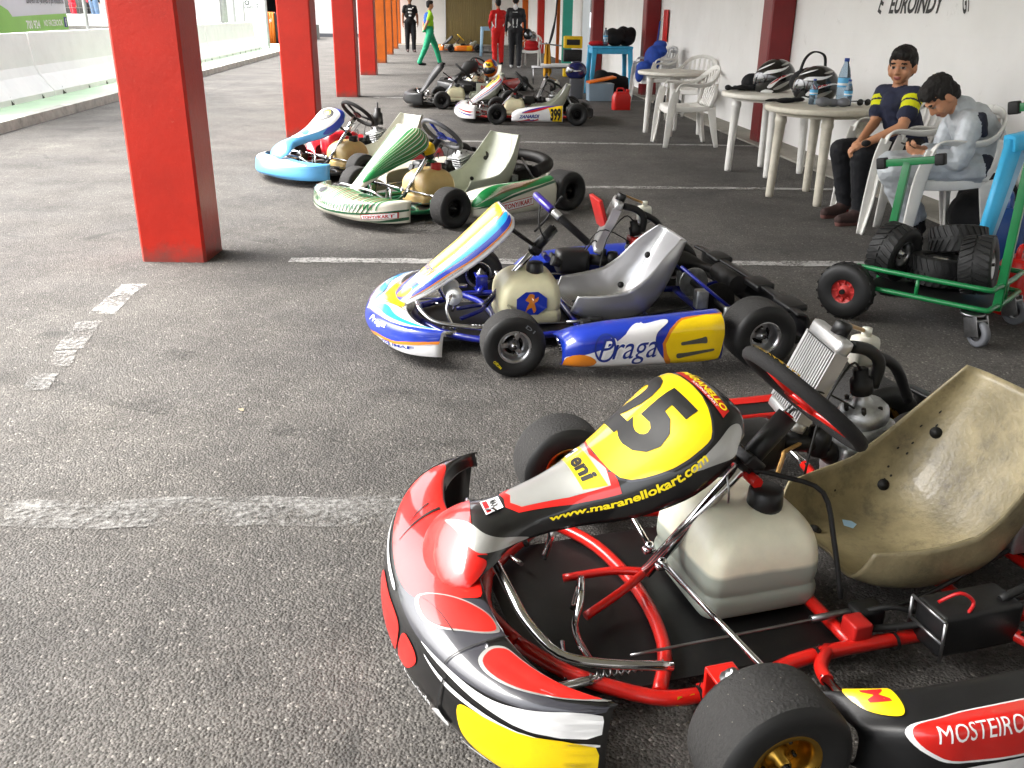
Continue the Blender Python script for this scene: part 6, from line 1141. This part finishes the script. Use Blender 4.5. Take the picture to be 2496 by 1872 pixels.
# ------------------------------------------------------------------ people
def _ortho(f, u): f = Vector(f).normalized(); u = Vector(u); u = (u - f * u.dot(f)).normalized(); return f, u, u.cross(f)     # forward, up, left
def person(name, label, prims, hairp, vox, loc=(0, 0, 0), rz=0, group=None, smooth=4, hairvox=None):
    """prims: ('c', a, b, ra, rb, material) or ('e', centre, radii, matrix or None, material); one continuous remeshed body"""
    def surface(pr, nm, vx):
        mb = MB()
        for p in pr:
            if p[0] == 'c':
                a, b_ = Vector(p[1]), Vector(p[2]); d = b_ - a; L = max(d.length, 1e-5); pf = []
                for k in range(5): t = math.pi / 2 * k / 4; pf.append((p[3] * math.sin(t), -p[3] * math.cos(t)))
                for k in range(5): t = math.pi / 2 * k / 4; pf.append((p[4] * math.cos(t), L + p[4] * math.sin(t)))
                mb.lathe([(max(r, 0), h) for r, h in pf], a, d if d.length > 1e-5 else (0, 0, 1), n=14)
            else: mb.ell(p[1], p[2], rot=p[3], n=18, m=12)
        names = []
        for p in pr:
            if p[5 if p[0] == 'c' else 4] not in names: names.append(p[5 if p[0] == 'c' else 4])
        o = bpy.data.objects.new(nm, mb.mesh(nm, names)); COL.objects.link(o); md = o.modifiers.new('r', 'REMESH'); md.mode = 'VOXEL'; md.voxel_size = vx
        s_ = o.modifiers.new('s', 'SMOOTH'); s_.iterations = smooth; s_.factor = .5
        me = bpy.data.meshes.new_from_object(o.evaluated_get(bpy.context.evaluated_depsgraph_get())); o.modifiers.clear()
        me.materials.clear()
        for q in names: me.materials.append(M(q))
        n = len(me.polygons); c = np.zeros(n * 3); me.polygons.foreach_get('center', c); c = c.reshape(-1, 3); best = np.full(n, 1e9); idx = np.zeros(n, dtype=np.int32)
        for p in pr:
            if p[0] == 'c':
                a, b_ = np.array(p[1]), np.array(p[2]); d = b_ - a; t = np.clip(((c - a) @ d) / max(d @ d, 1e-9), 0, 1); q = np.linalg.norm(c - (a + t[:, None] * d), axis=1) - (p[3] + (p[4] - p[3]) * t); mm = p[5]
            else:
                w = c - np.array(p[1]); w = w @ np.array(p[3]) if p[3] is not None else w; q = (np.linalg.norm(w / np.array(p[2]), axis=1) - 1) * min(p[2]); mm = p[4]
            k = q < best; best[k] = q[k]; idx[k] = names.index(mm)
        nv = len(me.vertices); cloth = np.array([0.0 if q in ('skin', 'skin_dark', 'lips', 'eye_white', 'eye_dark', 'sole') else 1.0 for q in names]); soft = np.ones(nv)
        lv = np.zeros(len(me.loops), dtype=np.int32); me.loops.foreach_get('vertex_index', lv); lt = np.zeros(n, dtype=np.int32); me.polygons.foreach_get('loop_total', lt); np.minimum.at(soft, lv, np.repeat(cloth[idx], lt))
        co = np.zeros(nv * 3); no_ = np.zeros(nv * 3); me.vertices.foreach_get('co', co); me.vertices.foreach_get('normal', no_); co = co.reshape(-1, 3); no_ = no_.reshape(-1, 3); hq = nm == 'hair'
        for k in np.nonzero(soft > 0)[0]:                     # folds in the cloth, strands in the hair
            x, y, z = co[k]
            q_ = mnoise.noise(Vector((x * 9, y * 9, z * 26))) * .0065 + mnoise.noise(Vector((x * 34, y * 34, z * 34))) * .0028 if not hq else mnoise.noise(Vector((x * 70, y * 70, z * 28))) * .0055
            co[k] += no_[k] * q_
        me.vertices.foreach_set('co', co.ravel())
        me.polygons.foreach_set('material_index', idx); me.polygons.foreach_set('use_smooth', [True] * n); me.update(); o.data = me; return o
    o = surface(prims, name, vox)
    if hairp: h = surface(hairp, 'hair', hairvox or vox); h.parent = o
    o.location = loc; o.rotation_euler = (0, 0, rz)
    return tag(o, label, 'person', group)
def head(c, fwd, up, s=1.0, skin='skin', hair='hair', fringe=True):
    """head of height about .235*s centred at c; returns body prims, hair prims"""
    f, u, l = _ortho(fwd, up); Mx = Matrix((f, l, u)).transposed(); c = Vector(c); P = lambda x, y, z: c + (f * x + l * y + u * z) * s
    e = lambda p, r, m_: ('e', tuple(P(*p)), tuple(q * s for q in r), Mx, m_)
    b_ = [e((-.012, 0, .035), (.092, .076, .088), skin), e((.022, 0, -.032), (.066, .063, .074), skin), e((.056, 0, -.084), (.024, .028, .022), skin), e((.0, 0, -.02), (.078, .071, .075), skin), e((.072, 0, .018), (.022, .055, .014), skin),
          ('c', tuple(P(.082, 0, .005)), tuple(P(.098, 0, -.034)), .009 * s, .013 * s, skin), e((.089, .010, -.038), (.010, .010, .008), skin), e((.089, -.010, -.038), (.010, .010, .008), skin)]
    for q in (1, -1):
        b_ += [e((-.005, .080 * q, -.012), (.020, .012, .034), skin), e((.0775, .031 * q, -.002), (.0105, .0155, .0062), 'eye_white'), e((.0815, .031 * q, -.001), (.0075, .0095, .0075), 'eye_dark'), e((.0845, .032 * q, .022), (.010, .025, .0055), hair), e((.06, .045 * q, -.035), (.024, .022, .028), skin)]
    b_ += [e((.081, 0, -.062), (.010, .022, .0048), 'lips'), e((.079, 0, -.070), (.010, .018, .0050), 'lips')]
    h = [e((-.020, 0, .047), (.097, .082, .086), hair), e((-.055, 0, -.005), (.056, .074, .080), hair), e((.02, 0, .078), (.074, .070, .050), hair)]
    for q in (1, -1): h.append(e((-.015, .062 * q, .03), (.05, .024, .055), hair))
    if fringe: h += [e((.068, y, .068), (.022, .022, .024), hair) for y in (-.04, -.013, .013, .04)]
    return b_, h
def hand(w, d, palm, s=1.0, skin='skin', curl=.6, thumb=1):
    """wrist w, finger direction d, palm normal; five separate fingers"""
    f, n, l = _ortho(d, palm); w = Vector(w); out = [('c', tuple(w), tuple(w + f * .045 * s), .021 * s, .026 * s, skin)]; k = w + f * .07 * s
    out.append(('e', tuple(w + f * .045 * s), (.043 * s, .036 * s, .017 * s), Matrix((f, l, n)).transposed(), skin))
    for i, (y, L) in enumerate(((.030, .062), (.010, .072), (-.010, .068), (-.029, .052))):
        a = k + l * y * s; d1 = (f * math.cos(curl * .6) + n * math.sin(curl * .6)); p = a + d1 * L * .55 * s; d2 = (f * math.cos(curl * 1.7) + n * math.sin(curl * 1.7)); q = p + d2 * L * .5 * s
        out += [('c', tuple(a), tuple(p), .0095 * s, .0088 * s, skin), ('c', tuple(p), tuple(q), .0088 * s, .0075 * s, skin)]
    a = w + f * .022 * s + l * .028 * s * thumb; p = a + (f * .6 + l * .65 * thumb + n * .3).normalized() * .034 * s; q = p + (f * .9 + l * .1 * thumb + n * .4).normalized() * .03 * s
    return out + [('c', tuple(a), tuple(p), .0125 * s, .0105 * s, skin), ('c', tuple(p), tuple(q), .0105 * s, .008 * s, skin)]
V3 = lambda *a: Vector(a)
def lerp(a, b_, t): return tuple(Vector(a).lerp(Vector(b_), t))
def limb(a, b_, ra, rb, m_): return ('c', tuple(a), tuple(b_), ra, rb, m_)
# boy in the T-shirt, seated, looking over
pr = []; shR, shL = (2.517, 6.48, .835), (2.625, 6.235, .845); elR, elL = (2.455, 6.40, .655), (2.52, 6.09, .66); haR, haL = (2.30, 6.20, .555), (2.29, 6.11, .545)
hip = (2.72, 6.42, .50); chest = (2.585, 6.37, .78); nk = (2.575, 6.365, .885)
pr += [limb(hip, (2.66, 6.40, .62), .13, .125, 'navy_shirt'), limb((2.66, 6.40, .62), chest, .125, .118, 'navy_shirt'), limb(lerp(shR, shL, .12), lerp(shR, shL, .88), .064, .064, 'navy_shirt'), limb(chest, (2.575, 6.365, .85), .10, .055, 'navy_shirt'), limb(nk, (2.565, 6.355, .96), .048, .047, 'skin')]
for sh, el, ha in ((shR, elR, haR), (shL, elL, haL)):
    for t0, t1, r, mm in ((0, .12, .064, 'navy_shirt'), (.14, .28, .064, 'shirt_yellow'), (.30, .315, .0645, 'navy_shirt'), (.335, .47, .0645, 'shirt_yellow'), (.49, .60, .064, 'navy_shirt')): pr.append(limb(lerp(sh, el, t0), lerp(sh, el, t1), r, r, mm))
    pr += [limb(lerp(sh, el, .55), el, .040, .036, 'skin'), limb(el, ha, .037, .024, 'skin')]
pr += hand(haR, V3(-.12, -.04, -.10), V3(.3, -.3, -.8), .92, curl=.9, thumb=-1) + hand(haL, V3(-.13, .03, -.06), V3(.2, .2, -1), .92, curl=.9, thumb=1)
knR, knL, anR, anL = (2.255, 6.41, .47), (2.30, 6.13, .465), (2.345, 6.44, .10), (2.365, 6.19, .10)
for hp, kn, an in (((2.70, 6.50, .48), knR, anR), ((2.70, 6.33, .48), knL, anL)): pr += [limb(hp, kn, .098, .074, 'black_trousers'), limb(kn, an, .073, .052, 'black_trousers'), limb(an, (an[0], an[1], .075), .05, .045, 'red_cloth')]
pr += [limb((2.70, 6.50, .48), (2.70, 6.33, .48), .105, .105, 'black_trousers')]
for an, dx in ((anR, -.03), (anL, -.03)):
    x, y, z = an; pr += [limb((x + .01, y, .085), (x - .05, y + dx, .055), .044, .042, 'shoe_brown'), limb((x - .05, y + dx, .05), (x - .15, y + dx * 2.2, .042), .041, .034, 'shoe_brown'), limb((x + .02, y, .018), (x - .15, y + dx * 2.2, .018), .032, .030, 'sole')]
pr.append(('e', (2.30, 6.085, .555), (.028, .028, .02), None, 'black_cloth'))
hb, hh = head((2.562, 6.35, 1.022), V3(-.62, -.78, -.05), V3(-.02, 0, 1), 1.03)
person('person', 'seated person in a navy T-shirt with yellow sleeve bands and black trousers', pr + hb, hh, .0058)
# boy in the silver suit, bent over a phone
pr = []; S_ = 'silver_suit'; hip = (2.76, 5.64, .48); mid = (2.83, 5.63, .62); chest = (2.74, 5.62, .73); nk = (2.645, 5.615, .82); shL, shR = (2.66, 5.46, .755), (2.71, 5.78, .755); elL, elR = (2.60, 5.40, .545), (2.66, 5.80, .54); haL, haR = (2.43, 5.50, .57), (2.49, 5.66, .575)
pr += [limb(hip, mid, .135, .135, S_), limb(mid, chest, .135, .13, S_), limb(chest, nk, .115, .065, S_), limb(lerp(shL, shR, .1), lerp(shL, shR, .9), .075, .075, S_), limb(nk, (2.56, 5.605, .855), .052, .05, 'skin'), limb((2.67, 5.615, .83), (2.635, 5.61, .835), .066, .064, S_)]
for sh, el, ha in ((shL, elL, haL), (shR, elR, haR)): pr += [limb(sh, el, .072, .060, S_), limb(el, lerp(el, ha, .8), .058, .042, S_), limb(lerp(el, ha, .8), ha, .028, .024, 'skin')]
pr += [limb((2.69, 5.42, .79), (2.72, 5.41, .70), .034, .022, 'suit_navy'), limb((2.80, 5.51, .50), (2.77, 5.505, .46), .072, .065, 'suit_navy')]
pr += hand(haL, V3(-.12, .05, .02), V3(0, .6, .8), .92, curl=.7, thumb=-1) + hand(haR, V3(-.12, -.05, .02), V3(0, -.6, .8), .92, curl=.7, thumb=1)
for hp, kn, an in (((2.74, 5.53, .475), (2.245, 5.47, .475), (2.44, 5.56, .17)), ((2.76, 5.74, .475), (2.33, 5.72, .475), (2.56, 5.74, .16))): pr += [limb(hp, kn, .105, .082, S_), limb(kn, an, .08, .062, S_), limb(an, (an[0] + .02, an[1], .10), .05, .048, 'black_cloth'), limb((an[0] + .03, an[1], .075), (an[0] - .02, an[1], .05), .045, .043, 'black_cloth'), limb((an[0] - .02, an[1], .045), (an[0] - .13, an[1] - .02, .04), .042, .034, 'black_cloth')]
hb, hh = head((2.515, 5.60, .888), V3(-.62, -.06, -.78), V3(-.80, 0, .60), 1.0)
person('person', 'seated person in a silver racing suit bending over a phone', pr + hb, hh, .0058)
ph = MB().box((0, 0, 0), (.07, .13, .009), rot=rot_y(.5), bev=.003).build('mobile_phone', 'phone_black'); ph.location = (2.375, 5.58, .60); tag(ph, 'black phone held by the person in the silver suit', 'phone')
# standing figures (local: facing +x, origin between the feet, 1 = height)
def standing(label, loc, face, H, top, leg, shoe, arms=None, stride=0.0, skin='skin', sleeve='long', hairc='hair', extra=None, headdir=None, vox=.014):
    s = H / 1.75; k = lambda x, y, z: (x * s, y * s, z * s); pr = []
    fx = stride / 2
    for q, dx in ((1, fx), (-1, -fx)):
        hp, kn, an = k(0, .09 * q, .92), k(dx * .55 + .03, .10 * q, .50), k(dx - .03 * (dx < 0), .10 * q, .09)
        pr += [limb(hp, kn, .108 * s, .086 * s, leg), limb(kn, an, .084 * s, .064 * s, leg), limb(k(dx - .03, .10 * q, .045), k(dx + .14, .11 * q, .035), .044 * s, .036 * s, shoe), limb(an, k(dx - .02, .10 * q, .05), .05 * s, .045 * s, shoe)]
    pr += [limb(k(0, .085, .93), k(0, -.085, .93), .115 * s, .115 * s, leg), limb(k(0, 0, .98), k(.0, 0, 1.15), .13 * s, .125 * s, top), limb(k(0, .07, 1.16), k(0, -.07, 1.16), .115 * s, .115 * s, top), limb(k(0, .06, 1.30), k(0, -.06, 1.30), .12 * s, .12 * s, top), limb(k(0, .15, 1.40), k(0, -.15, 1.40), .062 * s, .062 * s, top), limb(k(0, 0, 1.36), k(.01, 0, 1.46), .085 * s, .06 * s, top), limb(k(.01, 0, 1.45), k(.02, 0, 1.55), .052 * s, .05 * s, skin)]
    arms = arms or {1: ((.0, .24, 1.14), (.04, .25, .90)), -1: ((.0, -.24, 1.14), (.04, -.25, .90))}
    for q in (1, -1):
        sh, el, ha = k(0, .175 * q, 1.39), k(*arms[q][0]), k(*arms[q][1]); sm = top if sleeve != 'short' else skin
        pr += [limb(sh, lerp(sh, el, .55), .064 * s, .060 * s, top), limb(lerp(sh, el, .5), el, (.052 if sleeve != 'short' else .042) * s, .044 * s, sm), limb(el, ha, .043 * s, .030 * s, sm)]
        d = Vector(ha) - Vector(el); pr += hand(ha, d, V3(0, -q, -.2), s, skin, .5, q)
    if extra: pr += [(p[0], k(*p[1]), k(*p[2]), p[3] * s, p[4] * s, p[5]) if p[0] == 'c' else ('e', k(*p[1]), k(*p[2]), None, p[4]) for p in extra]
    hb, hh = head(k(.03, 0, 1.635), headdir or (1, 0, 0), (0, 0, 1), s, skin, hairc)
    return person('person', label, pr + hb, hh, vox, loc, math.atan2(face[1], face[0]), smooth=3)
behind = {1: ((-.12, .24, 1.14), (-.17, .06, .98)), -1: ((-.12, -.24, 1.14), (-.17, -.06, .98))}
standing('standing person in a black printed T-shirt and black trousers', (-3.95, 36.0, 0), (.3, -.95), 1.95, 'black_cloth', 'black_trousers', 'shoe_brown', sleeve='short', skin='skin_dark', extra=[('c', (.108, .03, 1.33), (.108, -.06, 1.33), .022, .022, 'white_text'), ('c', (.108, .02, 1.24), (.108, -.05, 1.24), .026, .026, 'white_text'), ('c', (.108, .0, 1.14), (.108, -.03, 1.14), .03, .03, 'white_text'), ('c', (.108, .10, 1.38), (.108, .08, 1.38), .016, .016, 'white_text')], stride=.1)
standing('walking person in a lime and blue top with green overall trousers', (-2.40, 26.7, 0), (.96, .28), 1.66, 'lime', 'green_suit', 'black_cloth', arms=behind, stride=.62, sleeve='short', extra=[('c', (-.03, .08, 1.35), (-.06, .06, 1.2), .105, .10, 'vest_blue'), ('c', (-.03, -.08, 1.35), (-.06, -.06, 1.2), .105, .10, 'vest_blue'), ('c', (-.02, .0, 1.0), (-.02, 0, 1.06), .145, .14, 'green_suit'), ('c', (-.14, -.04, .98), (-.20, -.08, .92), .04, .03, 'green_suit')])
standing('person in a red racing suit standing with back half turned', (-.52, 27.4, 0), (-.35, .93), 1.74, 'red_suit', 'red_suit', 'black_cloth', arms={1: ((.0, .26, 1.14), (.14, .2, 1.0)), -1: ((.0, -.24, 1.14), (.1, -.2, .95))}, hairc='hair', extra=[('c', (-.11, .10, 1.36), (-.10, .12, 1.0), .012, .012, 'white_text')])
standing('person in a black racing suit with white back piping holding a helmet', (-.03, 25.9, 0), (.1, .99), 1.80, 'black_suit', 'black_suit', 'suit_white', stride=0.05, extra=[('c', (-.122, .07, 1.36), (-.122, -.07, 1.36), .006, .006, 'suit_white'), ('c', (-.128, .06, 1.25), (-.128, .05, 1.0), .006, .006, 'suit_white'), ('c', (-.128, -.06, 1.25), (-.128, -.05, 1.0), .006, .006, 'suit_white'), ('c', (-.128, -.05, 1.0), (-.128, .05, 1.0), .006, .006, 'suit_white'), ('c', (-.05, .0, 1.47), (-.05, 0, 1.5), .055, .05, 'suit_white')])
helmet(.30, 25.9, .74, -1.4, 'helmet_black', 'black helmet hanging from the hand of the person in black', 1, .2, 1.05)
standing('person in pale blue jeans on the raised bank beyond the fence', (-17.45, 40.3, .72), (.3, .95), 1.78, 'black_cloth', 'jeans', 'shoe_brown', vox=.02); standing('person in a red top on the raised bank behind the low wall', (-18.3, 40.2, .72), (.6, .8), 1.5, 'red_shirt', 'red_shirt', 'shoe_brown', vox=.02); standing('person in dark trousers and red top beside the one in jeans', (-18.0, 41.2, .72), (-.5, -.8), 1.7, 'red_shirt', 'black_trousers', 'shoe_brown', vox=.02)
